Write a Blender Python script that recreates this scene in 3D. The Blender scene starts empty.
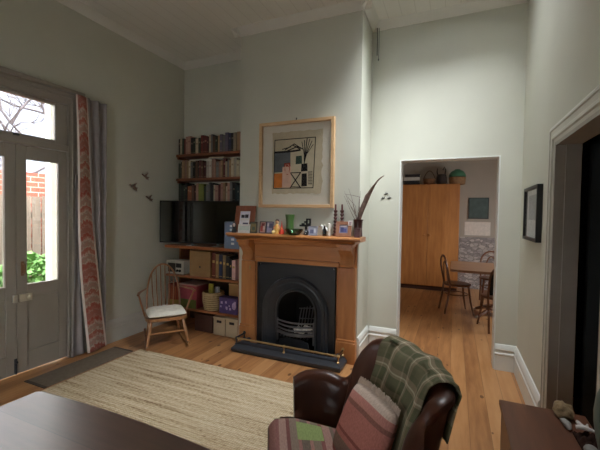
import bpy, bmesh, math, random
from mathutils import Vector, Matrix, noise
random.seed(7)
PI = math.pi
SC = bpy.context.scene
COL = SC.collection
D = bpy.data

# ------------------------------------------------------------------ helpers
class MB:
    def __init__(s):
        s.bm = bmesh.new(); s.uv = s.bm.loops.layers.uv.new('uv')
    def _f(s, vs, mi):
        try:
            f = s.bm.faces.new(vs); f.material_index = mi; return f
        except ValueError:
            return None
    def box(s, x0, x1, y0, y1, z0, z1, mi=0, M=None, taper=None):
        P = [(x0,y0,z0),(x1,y0,z0),(x1,y1,z0),(x0,y1,z0),(x0,y0,z1),(x1,y0,z1),(x1,y1,z1),(x0,y1,z1)]
        if taper:
            cx, cy = (x0+x1)/2, (y0+y1)/2
            P = [p if k < 4 else (cx+(p[0]-cx)*taper, cy+(p[1]-cy)*taper, p[2]) for k, p in enumerate(P)]
        v = [s.bm.verts.new((M @ Vector(p)) if M else p) for p in P]
        for q in ((3,2,1,0),(4,5,6,7),(0,1,5,4),(1,2,6,5),(2,3,7,6),(3,0,4,7)):
            s._f([v[k] for k in q], mi)
        return s
    def tube(s, pts, r, n=8, mi=0, closed=False, flat=None):
        pts = [Vector(p) for p in pts]; m = len(pts)
        rs = r if isinstance(r, (list, tuple)) else [r]*m
        rings = []; prev = None
        for k, p in enumerate(pts):
            if closed: t = pts[(k+1) % m]-pts[k-1]
            else: t = pts[min(k+1, m-1)]-pts[max(k-1, 0)]
            t.normalize()
            if prev is None:
                a = Vector((0,0,1)) if abs(t.z) < .9 else Vector((1,0,0))
                u = t.cross(a).normalized()
            else:
                u = (prev-t*prev.dot(t)).normalized()
            prev = u; w = t.cross(u)
            fl = flat or (1, 1)
            rings.append([s.bm.verts.new(p+(u*math.cos(2*PI*j/n)*fl[0]+w*math.sin(2*PI*j/n)*fl[1])*rs[k]) for j in range(n)])
        for k in range(m if closed else m-1):
            a, b = rings[k], rings[(k+1) % m]
            for j in range(n): s._f([a[j], a[(j+1) % n], b[(j+1) % n], b[j]], mi)
        if not closed:
            s._f(rings[0][::-1], mi); s._f(rings[-1], mi)
        return s
    def lathe(s, prof, c=(0,0,0), n=16, mi=0, M=None):
        c = Vector(c); rings = []
        for r, z in prof:
            ring = []
            for j in range(n):
                p = Vector((r*math.cos(2*PI*j/n), r*math.sin(2*PI*j/n), z))
                if M: p = M @ p
                ring.append(s.bm.verts.new(p+c))
            rings.append(ring)
        for a, b in zip(rings, rings[1:]):
            for j in range(n): s._f([a[j], a[(j+1) % n], b[(j+1) % n], b[j]], mi)
        s._f(rings[0][::-1], mi); s._f(rings[-1], mi)
        return s
    def prism(s, poly, f, d0, d1, mi=0):
        a = [s.bm.verts.new(f(x, y, d0)) for x, y in poly]
        b = [s.bm.verts.new(f(x, y, d1)) for x, y in poly]
        n = len(poly)
        s._f(a[::-1], mi); s._f(b, mi)
        for k in range(n): s._f([a[k], a[(k+1) % n], b[(k+1) % n], b[k]], mi)
        return s
    def ball(s, c, r, mi=0, nu=14, nv=9, M=None):
        c = Vector(c); r = (r,r,r) if not isinstance(r, (tuple, list)) else r
        rings = []
        for i in range(1, nv):
            th = PI*i/nv
            ring = []
            for j in range(nu):
                p = Vector((r[0]*math.sin(th)*math.cos(2*PI*j/nu), r[1]*math.sin(th)*math.sin(2*PI*j/nu), -r[2]*math.cos(th)))
                if M: p = M @ p
                ring.append(s.bm.verts.new(c+p))
            rings.append(ring)
        q = Vector((0,0,r[2])); q = (M @ q) if M else q
        lo = s.bm.verts.new(c-q); hi = s.bm.verts.new(c+q)
        for a, b in zip(rings, rings[1:]):
            for j in range(nu): s._f([a[j], a[(j+1) % nu], b[(j+1) % nu], b[j]], mi)
        for j in range(nu):
            s._f([lo, rings[0][(j+1) % nu], rings[0][j]], mi); s._f([hi, rings[-1][j], rings[-1][(j+1) % nu]], mi)
        return s
    def grid(s, f, nu, nv, mi=0, wrap=False):
        V = [[s.bm.verts.new(f(i/nu, j/nv)) for j in range(nv+1)] for i in range(nu if wrap else nu+1)]
        N = len(V)
        for i in range(nu):
            for j in range(nv):
                i2 = (i+1) % N
                fc = s._f([V[i][j], V[i2][j], V[i2][j+1], V[i][j+1]], mi)
                if fc:
                    for l, (a, b) in zip(fc.loops, ((i,j),(i+1,j),(i+1,j+1),(i,j+1))): l[s.uv].uv = (a/nu, b/nv)
        return s
    def slab(s, f, g, nu, nv, mi=0):
        # closed cushion-like solid between two sheets f (top) and g (bottom)
        T = [[s.bm.verts.new(f(i/nu, j/nv)) for j in range(nv+1)] for i in range(nu+1)]
        B = [[s.bm.verts.new(g(i/nu, j/nv)) for j in range(nv+1)] for i in range(nu+1)]
        def q(A, flip):
            for i in range(nu):
                for j in range(nv):
                    idx = [(i,j),(i+1,j),(i+1,j+1),(i,j+1)]
                    if flip: idx = idx[::-1]
                    fc = s._f([A[a][b] for a, b in idx], mi)
                    if fc:
                        for l, (a, b) in zip(fc.loops, idx): l[s.uv].uv = (a/nu, b/nv)
        q(T, False); q(B, True)
        rim = [(i,0) for i in range(nu)]+[(nu,j) for j in range(nv)]+[(i,nv) for i in range(nu,0,-1)]+[(0,j) for j in range(nv,0,-1)]
        for k in range(len(rim)):
            a, b = rim[k], rim[(k+1) % len(rim)]
            fc = s._f([T[b[0]][b[1]], T[a[0]][a[1]], B[a[0]][a[1]], B[b[0]][b[1]]], mi)
            if fc:
                for l, (i, j) in zip(fc.loops, (b, a, a, b)): l[s.uv].uv = (i/nu, j/nv)
        return s
    def build(s, name, mats, parent=None, smooth=40, bevel=0, solid=0, sub=0):
        bmesh.ops.recalc_face_normals(s.bm, faces=s.bm.faces[:]) if not solid else None
        me = D.meshes.new(name); s.bm.to_mesh(me); s.bm.free()
        for m in (mats if isinstance(mats, (list, tuple)) else [mats]): me.materials.append(m)
        for p in me.polygons: p.use_smooth = True
        if smooth < 180: me.set_sharp_from_angle(angle=math.radians(smooth))
        o = D.objects.new(name, me); COL.objects.link(o)
        if parent: o.parent = parent
        if solid:
            md = o.modifiers.new('solid', 'SOLIDIFY'); md.thickness = solid; md.offset = 0
        if bevel:
            md = o.modifiers.new('bevel', 'BEVEL'); md.width = bevel; md.segments = 2; md.limit_method = 'ANGLE'; md.angle_limit = math.radians(50)
        if sub:
            md = o.modifiers.new('sub', 'SUBSURF'); md.levels = sub; md.render_levels = sub
        return o

def thing(name, label, cat, loc=(0,0,0), rz=0, group=None):
    o = D.objects.new(name, None); COL.objects.link(o); o.empty_display_size = .1
    o.location = loc; o.rotation_euler = (0,0,rz); tag(o, label, cat, group); return o
def tag(o, label, cat, group=None, kind=None):
    o['label'] = label; o['category'] = cat
    if group: o['group'] = group
    if kind: o['kind'] = kind
    return o
def put(o, loc, rz=0):
    o.location = loc; o.rotation_euler = (0,0,rz); return o
def copy_tree(o, label=None, parent=None):
    c = o.copy(); COL.objects.link(c); c.parent = parent
    if label: c['label'] = label
    for ch in list(o.children): copy_tree(ch, None, c)
    return c
def struct(o):
    o['kind'] = 'structure'; return o
def sbox(name, x0,x1,y0,y1,z0,z1, m, bevel=0, parent=None):
    o = MB().box(x0,x1,y0,y1,z0,z1).build(name, m, parent, bevel=bevel)
    return o if parent else struct(o)

# ---------------------------------------------------------------- materials
def lin(c):
    return tuple(((x/255)/12.92 if x/255 <= .04045 else ((x/255+.055)/1.055)**2.4) for x in c)
def newmat(name):
    m = D.materials.new(name); m.use_nodes = True
    nt = m.node_tree; return m, nt, nt.nodes['Principled BSDF']
def ramp(nt, stops, src, interp='LINEAR'):
    r = nt.nodes.new('ShaderNodeValToRGB'); r.color_ramp.interpolation = interp
    el = r.color_ramp.elements
    while len(el) < len(stops): el.new(.5)
    for e, (p, c) in zip(el, stops): e.position = p; e.color = (*c, 1)
    nt.links.new(src, r.inputs[0]); return r.outputs[0]
def coord(nt, kind='Object', scale=(1,1,1), loc=(0,0,0), rot=(0,0,0)):
    t = nt.nodes.new('ShaderNodeTexCoord'); mp = nt.nodes.new('ShaderNodeMapping')
    mp.inputs['Scale'].default_value = scale; mp.inputs['Location'].default_value = loc; mp.inputs['Rotation'].default_value = rot
    nt.links.new(t.outputs[kind], mp.inputs[0]); return mp.outputs[0]
def ntex(nt, vec, scale, detail=4, rough=.55):
    n = nt.nodes.new('ShaderNodeTexNoise'); n.inputs['Scale'].default_value = scale
    n.inputs['Detail'].default_value = detail; n.inputs['Roughness'].default_value = rough
    nt.links.new(vec, n.inputs['Vector']); return n.outputs[0]
def mth(nt, op, a, b=None, c=None):
    n = nt.nodes.new('ShaderNodeMath'); n.operation = op
    for k, v in enumerate((a, b, c)):
        if v is None: continue
        if isinstance(v, (int, float)): n.inputs[k].default_value = v
        else: nt.links.new(v, n.inputs[k])
    return n.outputs[0]
def mixc(nt, fac, a, b, mode='MIX'):
    n = nt.nodes.new('ShaderNodeMix'); n.data_type = 'RGBA'; n.blend_type = mode
    for k, v in ((0, fac), (6, a), (7, b)):
        if isinstance(v, (int, float)): n.inputs[k].default_value = v
        elif isinstance(v, tuple): n.inputs[k].default_value = (*v, 1)
        else: nt.links.new(v, n.inputs[k])
    return n.outputs[2]
def bump(nt, p, h, strength=.2, dist=.01):
    b = nt.nodes.new('ShaderNodeBump'); b.inputs['Strength'].default_value = strength; b.inputs['Distance'].default_value = dist
    nt.links.new(h, b.inputs['Height']); nt.links.new(b.outputs[0], p.inputs['Normal'])
def sepxyz(nt, vec):
    n = nt.nodes.new('ShaderNodeSeparateXYZ'); nt.links.new(vec, n.inputs[0]); return n.outputs

def plain(name, c, rough=.6, var=.12, scale=6, metal=0, spec=.5, bmp=0):
    m, nt, p = newmat(name); c = lin(c)
    v = coord(nt); n = ntex(nt, v, scale)
    a = tuple(min(1, x*(1+var)) for x in c); b = tuple(x*(1-var) for x in c)
    nt.links.new(ramp(nt, [(.3, b), (.7, a)], n), p.inputs['Base Color'])
    p.inputs['Roughness'].default_value = rough; p.inputs['Metallic'].default_value = metal
    p.inputs['Specular IOR Level'].default_value = spec
    if bmp: bump(nt, p, ntex(nt, v, scale*12), bmp, .004)
    return m
def wood(name, c1, c2, axis='x', rough=.4, scale=5, spec=.5, coat=0):
    m, nt, p = newmat(name)
    st = {'x': (.12,1,1), 'y': (1,.12,1), 'z': (1,1,.12)}[axis]
    v = coord(nt, scale=tuple(k*scale for k in st))
    n = ntex(nt, v, 2.2, 6, .6); w = ntex(nt, v, 9, 3)
    f = mth(nt, 'ADD', mth(nt, 'MULTIPLY', n, .75), mth(nt, 'MULTIPLY', w, .25))
    nt.links.new(ramp(nt, [(.32, lin(c1)), (.68, lin(c2))], f), p.inputs['Base Color'])
    p.inputs['Roughness'].default_value = rough; p.inputs['Specular IOR Level'].default_value = spec
    p.inputs['Coat Weight'].default_value = coat
    bump(nt, p, f, .12, .003)
    return m

WALL = plain('wall_paint', (198,198,184), .75, .03, 2, spec=.3)
WHITE = plain('white_gloss_paint', (218,220,214), .35, .03, 4)
DOORP = plain('door_paint', (154,147,136), .4, .04, 4)
FRAMEP = plain('casing_paint', (186,184,174), .4, .05, 6)
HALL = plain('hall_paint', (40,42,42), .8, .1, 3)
KWALL = plain('kitchen_paint', (176,166,152), .8, .04, 2, spec=.2)

def m_ceiling():
    m, nt, p = newmat('ceiling_boards')
    v = coord(nt); o = sepxyz(nt, v)
    fr = mth(nt, 'FRACT', mth(nt, 'MULTIPLY', o[0], 1/.14))
    seam = mth(nt, 'LESS_THAN', fr, .06)
    n = ntex(nt, coord(nt, scale=(1,.3,1)), 3)
    c = ramp(nt, [(.3, lin((222,220,212))), (.7, lin((230,228,221)))], n)
    nt.links.new(mixc(nt, mth(nt, 'MULTIPLY', seam, .18), c, lin((140,134,122))), p.inputs['Base Color'])
    p.inputs['Roughness'].default_value = .6
    return m
CEIL = m_ceiling()

def m_floor():
    m, nt, p = newmat('pine_boards')
    v = coord(nt); o = sepxyz(nt, v)
    bx = mth(nt, 'MULTIPLY', o[0], 1/.135)
    bid = mth(nt, 'FLOOR', bx); fr = mth(nt, 'FRACT', bx)
    wn = nt.nodes.new('ShaderNodeTexWhiteNoise'); wn.noise_dimensions = '1D'; nt.links.new(bid, wn.inputs['W'])
    off = mth(nt, 'MULTIPLY', wn.outputs[0], 30)
    cb = nt.nodes.new('ShaderNodeCombineXYZ')
    nt.links.new(mth(nt, 'MULTIPLY', o[0], 9), cb.inputs[0])
    nt.links.new(mth(nt, 'ADD', mth(nt, 'MULTIPLY', o[1], .9), off), cb.inputs[1]); nt.links.new(off, cb.inputs[2])
    g = ntex(nt, cb.outputs[0], 2.0, 6, .6)
    f = mth(nt, 'ADD', mth(nt, 'MULTIPLY', g, .7), mth(nt, 'MULTIPLY', wn.outputs[0], .3))
    c = ramp(nt, [(.25, lin((138,90,54))), (.5, lin((180,128,80))), (.8, lin((198,150,102)))], f)
    # knots
    vo = nt.nodes.new('ShaderNodeTexVoronoi'); vo.inputs['Scale'].default_value = 1
    cb2 = nt.nodes.new('ShaderNodeCombineXYZ')
    nt.links.new(mth(nt, 'MULTIPLY', o[0], 8.6), cb2.inputs[0]); nt.links.new(mth(nt, 'ADD', mth(nt, 'MULTIPLY', o[1], 4.6), off), cb2.inputs[1])
    nt.links.new(cb2.outputs[0], vo.inputs['Vector'])
    kn = mth(nt, 'LESS_THAN', vo.outputs['Distance'], .13)
    vn = nt.nodes.new('ShaderNodeTexWhiteNoise'); nt.links.new(vo.outputs['Position'], vn.inputs['Vector'])
    kn = mth(nt, 'MULTIPLY', kn, mth(nt, 'LESS_THAN', vn.outputs[0], .8))
    c = mixc(nt, mth(nt, 'MULTIPLY', kn, .75), c, lin((74,40,20)))
    seam = mth(nt, 'MAXIMUM', mth(nt, 'LESS_THAN', fr, .022), mth(nt, 'GREATER_THAN', fr, .985))
    c = mixc(nt, mth(nt, 'MULTIPLY', seam, .4), c, lin((80,48,28)))
    nt.links.new(c, p.inputs['Base Color'])
    p.inputs['Roughness'].default_value = .38
    bump(nt, p, mth(nt, 'SUBTRACT', g, mth(nt, 'MULTIPLY', seam, 2)), .15, .003)
    return m
FLOOR = m_floor()

def m_rug():
    m, nt, p = newmat('jute_weave')
    v = coord(nt)
    s = ntex(nt, coord(nt, scale=(.5,12,1)), 2.2, 5, .65)
    s2 = ntex(nt, coord(nt, scale=(34,80,1)), 1, 2)
    o = sepxyz(nt, v)
    wv = mth(nt, 'MULTIPLY', mth(nt, 'ABSOLUTE', mth(nt, 'SINE', mth(nt, 'MULTIPLY', o[0], 190))), mth(nt, 'ABSOLUTE', mth(nt, 'SINE', mth(nt, 'MULTIPLY', o[1], 170))))
    f = mth(nt, 'ADD', mth(nt, 'MULTIPLY', s, .62), mth(nt, 'MULTIPLY', s2, .38))
    c = ramp(nt, [(.36, lin((146,120,92))), (.46, lin((204,182,148))), (.6, lin((230,214,184)))], f)
    c = mixc(nt, .35, c, ramp(nt, [(0, (.25,.22,.17)), (.6, (1,.97,.9))], wv), 'MULTIPLY')
    nt.links.new(c, p.inputs['Base Color']); p.inputs['Roughness'].default_value = .95; p.inputs['Specular IOR Level'].default_value = .1
    bump(nt, p, mth(nt, 'ADD', f, wv), .5, .006)
    return m
RUG = m_rug()
MAT = plain('grey_mat', (118,106,92), .95, .12, 30, spec=.1, bmp=.4)
MATEDGE = plain('mat_binding', (80,70,62), .9, .1, 30, spec=.1)

PINE = wood('waxed_pine', (156,98,54), (200,138,82), 'z', .35, 4, coat=.15)
PINEX = wood('waxed_pine_rail', (156,98,54), (200,138,82), 'x', .35, 4, coat=.15)
SHELFW = wood('shelf_timber', (106,60,36), (140,82,50), 'x', .45, 5)
LOWW = wood('bookcase_timber', (134,80,44), (172,108,62), 'x', .45, 5)
DARKW = wood('dark_chest_timber', (84,48,31), (120,72,46), 'y', .38, 4)
def m_table():
    m, nt, p = newmat('worn_tabletop')
    v = coord(nt); o = sepxyz(nt, v)
    b = mth(nt, 'MULTIPLY', o[1], 1/.16); wn = nt.nodes.new('ShaderNodeTexWhiteNoise'); wn.noise_dimensions = '1D'
    nt.links.new(mth(nt, 'FLOOR', b), wn.inputs['W'])
    g = ntex(nt, coord(nt, scale=(.8,9,1)), 2.5, 6, .65); bl = ntex(nt, v, 4.5, 4)
    f = mth(nt, 'ADD', mth(nt, 'ADD', mth(nt, 'MULTIPLY', g, .6), mth(nt, 'MULTIPLY', bl, .3)), mth(nt, 'MULTIPLY', wn.outputs[0], .1))
    c = ramp(nt, [(.3, lin((66,42,34))), (.65, lin((116,80,66)))], f)
    seam = mth(nt, 'LESS_THAN', mth(nt, 'FRACT', b), .02)
    nt.links.new(mixc(nt, mth(nt, 'MULTIPLY', seam, .5), c, lin((24,14,12))), p.inputs['Base Color'])
    nt.links.new(ramp(nt, [(.3, (.3,.3,.3)), (.7, (.36,.36,.36))], g), p.inputs['Roughness'])
    p.inputs['Specular IOR Level'].default_value = 1.0; p.inputs['Coat Weight'].default_value = .9; p.inputs['Coat Roughness'].default_value = .3; p.inputs['Coat IOR'].default_value = 1.6
    bump(nt, p, g, .1, .002)
    return m
TABLE = m_table()
ELM = wood('rocker_timber', (120,80,46), (168,120,76), 'z', .35, 6)
BENT = wood('bentwood', (84,50,30), (124,78,46), 'z', .35, 5)
WARD = wood('wardrobe_timber', (158,96,48), (204,138,76), 'z', .45, 2.2)
OAK = wood('pale_frame_timber', (190,150,106), (214,178,134), 'x', .4, 5)
REDW = wood('red_brown_frame', (104,56,36), (136,78,50), 'z', .4, 5)
DKRED = wood('dark_red_turned_wood', (60,24,20), (92,42,32), 'z', .35, 6)
PINKW = wood('pinkish_wood', (146,98,74), (174,126,98), 'z', .45, 5)
LEATHER = plain('brown_leather', (72,41,30), .3, .2, 7, spec=.35, bmp=.05)
IRON = plain('black_iron', (38,41,46), .42, .12, 10)
IRON2 = plain('black_iron_polished', (52,56,62), .32, .12, 10)
SOOT = plain('soot', (20,18,17), .95, .3, 8)
STEELG = plain('grate_iron', (96,97,100), .4, .15, 12, metal=.3)
BRASS = plain('aged_brass', (176,150,104), .35, .15, 14, metal=.7)
BLACK = plain('black_plastic', (14,14,15), .35, .08, 8)
SCREEN = plain('dark_screen', (6,6,7), .03, .05, 3, spec=1.0)
SILVER = plain('silver_metal', (190,190,190), .3, .05, 8, metal=.9)
PAPER = plain('paper_edge', (206,196,174), .9, .06, 60, spec=.1)
MOUNT = plain('cream_mount', (208,202,188), .85, .03, 5, spec=.1)
ARTP = plain('handmade_paper', (186,174,148), .95, .07, 14, spec=.1)
INK = plain('black_ink', (36,33,32), .9, .15, 10, spec=.1)
GREYI = plain('grey_ink', (96,100,104), .9, .15, 16, spec=.1)
ORANGEI = plain('orange_ink', (190,112,52), .9, .15, 16, spec=.1)
REDI = plain('red_ink', (150,62,48), .9, .12, 16, spec=.1)
GREENI = plain('dark_green_ink', (58,76,66), .9, .12, 16, spec=.1)

def m_glass(name='clear_glass', tint=(1,1,1), rough=0.0, gl=1.0):
    m, nt, p = newmat(name); nt.nodes.remove(p)
    out = nt.nodes['Material Output']
    t = nt.nodes.new('ShaderNodeBsdfTransparent'); t.inputs[0].default_value = (*tint, 1)
    g = nt.nodes.new('ShaderNodeBsdfGlossy'); g.inputs['Roughness'].default_value = rough
    fr = nt.nodes.new('ShaderNodeFresnel'); fr.inputs[0].default_value = 1.45
    mx = nt.nodes.new('ShaderNodeMixShader')
    nt.links.new(mth(nt, 'MULTIPLY', fr.outputs[0], gl), mx.inputs[0])
    nt.links.new(t.outputs[0], mx.inputs[1]); nt.links.new(g.outputs[0], mx.inputs[2]); nt.links.new(mx.outputs[0], out.inputs[0])
    return m
GLASS = m_glass()
LOWGLASS = m_glass('non_reflective_glass', (1,1,1), 0, .25)
GREENGLASS = m_glass('green_glass', (.45,.62,.5), 0.02, 1.5)

def m_curtain():
    m, nt, p = newmat('ikat_curtain')
    v = coord(nt, 'UV'); o = sepxyz(nt, v)
    n = ntex(nt, coord(nt, 'UV', scale=(6,60,1)), 1.5, 3)
    a = mth(nt, 'ABSOLUTE', mth(nt, 'SUBTRACT', o[0], .5))
    z = mth(nt, 'ADD', mth(nt, 'SUBTRACT', mth(nt, 'MULTIPLY', o[1], 18), mth(nt, 'MULTIPLY', a, .8)), mth(nt, 'MULTIPLY', n, .9))
    fr = mth(nt, 'FRACT', z)
    R, P, T, C = lin((164,100,86)), lin((176,134,120)), lin((152,132,120)), lin((196,176,160))
    c = ramp(nt, [(0, R), (.2, P), (.32, C), (.4, T), (.58, P), (.7, T), (.82, C), (.9, R)], fr, 'LINEAR')
    z2 = mth(nt, 'FRACT', mth(nt, 'MULTIPLY', z, .333))
    c = mixc(nt, mth(nt, 'MULTIPLY', mth(nt, 'LESS_THAN', z2, .34), .5), c, lin((158,66,54)))
    edge = mth(nt, 'GREATER_THAN', a, .40)
    c = mixc(nt, edge, c, lin((230,218,208)))
    nt.links.new(c, p.inputs['Base Color']); p.inputs['Roughness'].default_value = .9; p.inputs['Specular IOR Level'].default_value = .1
    return m
CURT = m_curtain()
LINING = plain('curtain_lining', (146,140,140), .9, .08, 12, spec=.1)

def m_tartan():
    m, nt, p = newmat('green_tartan')
    v = coord(nt, 'UV'); o = sepxyz(nt, v)
    def stripes(x, k):
        f = mth(nt, 'FRACT', mth(nt, 'MULTIPLY', x, k))
        return ramp(nt, [(0, lin((116,112,88))), (.3, lin((150,138,116))), (.36, lin((96,98,74))), (.62, lin((164,148,124))), (.68, lin((222,212,186))), (.72, lin((160,142,120))), (.85, lin((104,104,80)))], f, 'CONSTANT')
    c = mixc(nt, .5, stripes(o[0], 3.2), stripes(o[1], 3.0))
    n = ntex(nt, coord(nt, 'UV', scale=(160,160,1)), 1, 2)
    c = mixc(nt, .25, c, ramp(nt, [(.3, (.5,.5,.5)), (.7, (1,1,1))], n), 'MULTIPLY')
    nt.links.new(c, p.inputs['Base Color']); p.inputs['Roughness'].default_value = .95; p.inputs['Specular IOR Level'].default_value = .1
    bump(nt, p, n, .3, .002)
    return m
TARTAN = m_tartan()
def m_kilim():
    m, nt, p = newmat('kilim_stripes')
    v = coord(nt, 'UV'); o = sepxyz(nt, v)
    f = o[1]
    K = [(150,108,100),(124,108,94),(172,134,122),(140,92,86),(136,120,104),(166,124,114),(118,104,92),(156,114,106),(140,122,108),(126,84,80),(170,138,126),(146,102,96)]
    f = mth(nt, 'FRACT', mth(nt, 'MULTIPLY', f, 1.6))
    c = ramp(nt, [(k/12+(.03 if k % 2 else 0), lin(K[k])) for k in range(12)], f, 'CONSTANT')
    sq = mth(nt, 'MULTIPLY', mth(nt, 'MULTIPLY', mth(nt, 'GREATER_THAN', o[0], .05), mth(nt, 'LESS_THAN', o[0], .27)), mth(nt, 'MULTIPLY', mth(nt, 'GREATER_THAN', o[1], .18), mth(nt, 'LESS_THAN', o[1], .42)))
    c = mixc(nt, sq, c, lin((146,162,104)))
    n = ntex(nt, coord(nt, 'UV', scale=(30,90,1)), 1, 3)
    c = mixc(nt, .45, c, ramp(nt, [(.3, (.5,.5,.5)), (.7, (1.15,1.15,1.15))], n), 'MULTIPLY')
    nt.links.new(c, p.inputs['Base Color']); p.inputs['Roughness'].default_value = .95; p.inputs['Specular IOR Level'].default_value = .1
    bump(nt, p, n, .4, .003)
    return m
KILIM = m_kilim()
def m_cushion():
    m, nt, p = newmat('pink_woven_cushion')
    v = coord(nt, 'UV'); o = sepxyz(nt, v)
    c = ramp(nt, [(0, lin((168,104,94))), (.12, lin((140,114,100))), (.3, lin((186,120,108))), (.36, lin((150,92,82))), (.4, lin((190,126,114))), (.72, lin((152,106,94))), (.78, lin((192,136,124))), (.88, lin((206,188,172)))], o[1], 'CONSTANT')
    n = ntex(nt, coord(nt, 'UV', scale=(60,24,1)), 1, 3)
    c = mixc(nt, .5, c, ramp(nt, [(.3, (.55,.5,.5)), (.7, (1.15,1.1,1.1))], n), 'MULTIPLY')
    nt.links.new(c, p.inputs['Base Color']); p.inputs['Roughness'].default_value = .95; p.inputs['Specular IOR Level'].default_value = .1
    bump(nt, p, n, .4, .003)
    return m
CUSH = m_cushion()
FRINGE = plain('cream_fringe', (190,172,156), .95, .12, 40, spec=.1)
SEATPAD = plain('cream_seat_pad', (232,226,210), .95, .08, 14, spec=.1, bmp=.3)
JUTE = plain('woven_jute', (168,146,108), .95, .18, 40, spec=.1, bmp=.5)
LEAF = plain('leaf_green', (82,122,54), .7, .35, 9)
BARK = plain('bare_bark', (58,50,50), .9, .2, 10)
FENCEW = wood('weathered_paling', (84,73,62), (102,89,76), 'z', .9, 5)
def m_brick():
    m, nt, p = newmat('red_brick')
    v = coord(nt, 'Object', rot=(PI/2,0,PI/2))
    b = nt.nodes.new('ShaderNodeTexBrick'); t = nt.nodes.new('ShaderNodeTexCoord'); o = sepxyz(nt, t.outputs['Object'])
    cb = nt.nodes.new('ShaderNodeCombineXYZ'); nt.links.new(o[1], cb.inputs[0]); nt.links.new(o[2], cb.inputs[1])
    nt.links.new(cb.outputs[0], b.inputs['Vector'])
    b.inputs['Scale'].default_value = 1; b.inputs['Brick Width'].default_value = .24; b.inputs['Row Height'].default_value = .086; b.inputs['Mortar Size'].default_value = .008
    b.inputs['Color1'].default_value = (*lin((130,63,43)), 1); b.inputs['Color2'].default_value = (*lin((116,51,34)), 1); b.inputs['Mortar'].default_value = (*lin((142,126,112)), 1)
    nt.links.new(b.outputs[0], p.inputs['Base Color']); p.inputs['Roughness'].default_value = .9
    return m
BRICK = m_brick()
def m_slate():
    m, nt, p = newmat('pale_roof_tiles')
    b = nt.nodes.new('ShaderNodeTexBrick'); t = nt.nodes.new('ShaderNodeTexCoord'); o = sepxyz(nt, t.outputs['Object'])
    cb = nt.nodes.new('ShaderNodeCombineXYZ'); nt.links.new(o[1], cb.inputs[0]); nt.links.new(o[2], cb.inputs[1])
    nt.links.new(cb.outputs[0], b.inputs['Vector'])
    b.inputs['Scale'].default_value = 1; b.inputs['Brick Width'].default_value = .5; b.inputs['Row Height'].default_value = .3; b.inputs['Mortar Size'].default_value = .03
    b.inputs['Color1'].default_value = (*lin((58,61,70)), 1); b.inputs['Color2'].default_value = (*lin((51,54,63)), 1); b.inputs['Mortar'].default_value = (*lin((38,40,47)), 1)
    nt.links.new(b.outputs[0], p.inputs['Base Color']); p.inputs['Roughness'].default_value = .8
    return m
SLATE = m_slate()
GRASS = plain('garden_ground', (130,128,112), .95, .2, 4)
def m_stone():
    m, nt, p = newmat('patterned_stone_tiles')
    vo = nt.nodes.new('ShaderNodeTexVoronoi'); vo.inputs['Scale'].default_value = 11
    nt.links.new(coord(nt, scale=(1,1,2)), vo.inputs['Vector'])
    s = sepxyz(nt, vo.outputs['Color'])
    c = ramp(nt, [(.2, lin((140,132,130))), (.5, lin((168,160,156))), (.8, lin((190,180,172)))], s[0])
    e = nt.nodes.new('ShaderNodeTexVoronoi'); e.feature = 'DISTANCE_TO_EDGE'; e.inputs['Scale'].default_value = 11
    nt.links.new(coord(nt, scale=(1,1,2)), e.inputs['Vector'])
    nt.links.new(mixc(nt, mth(nt, 'LESS_THAN', e.outputs[0], .05), c, lin((120,112,108))), p.inputs['Base Color'])
    return m
STONE = m_stone()

_cache = {}
def colmat(c, rough=.6):
    k = (tuple(c), rough)
    if k not in _cache: _cache[k] = plain('paint_%02x%02x%02x' % tuple(c), c, rough, .1, 20)
    return _cache[k]

# ------------------------------------------------------------------- setting
XL, XR, YA, YC, YR, ZC = -3.58, .584, 3.99, 3.489, 3.947, 3.60
XC1, XC2 = -2.298, -.88
YREAR = -1.7
sbox('floor', -3.75, 2.2, YREAR-.15, 8.4, -.12, 0, FLOOR)
# ceiling with the roof-light opening over the hall side of the room
SX0, SX1, SY0, SY1 = -.62, .48, 2.5, 3.52
c = MB()
c.box(-3.83, SX0, YREAR-.15, 4.12, ZC, ZC+.1); c.box(SX1, .75, YREAR-.15, 4.12, ZC, ZC+.1)
c.box(SX0, SX1, YREAR-.15, SY0, ZC, ZC+.1); c.box(SX0, SX1, SY1, 4.12, ZC, ZC+.1)
struct(c.build('ceiling', CEIL))
w = MB()
w.box(SX0-.03, SX0, SY0-.03, SY1+.03, ZC, ZC+.16); w.box(SX1, SX1+.03, SY0-.03, SY1+.03, ZC, ZC+.16)
w.box(SX0, SX1, SY0-.03, SY0, ZC, ZC+.16); w.box(SX0, SX1, SY1, SY1+.03, ZC, ZC+.16)
rl = struct(w.build('window_2', WHITE))
sbox('window_pane', SX0, SX1, SY0, SY1, ZC+.12, ZC+.126, GLASS, parent=rl)

# left wall with the french-door opening
DY0, DY1, DZ = 1.38, 2.36, 2.64
w = MB()
w.box(XL-.25, XL, YREAR-.15, DY0, 0, ZC); w.box(XL-.25, XL, DY1, 4.2, 0, ZC); w.box(XL-.25, XL, DY0, DY1, DZ, ZC)
struct(w.build('wall_left', WALL))
sbox('wall_back', XL, XC1+.02, YA, YA+.16, 0, ZC, WALL)
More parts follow.
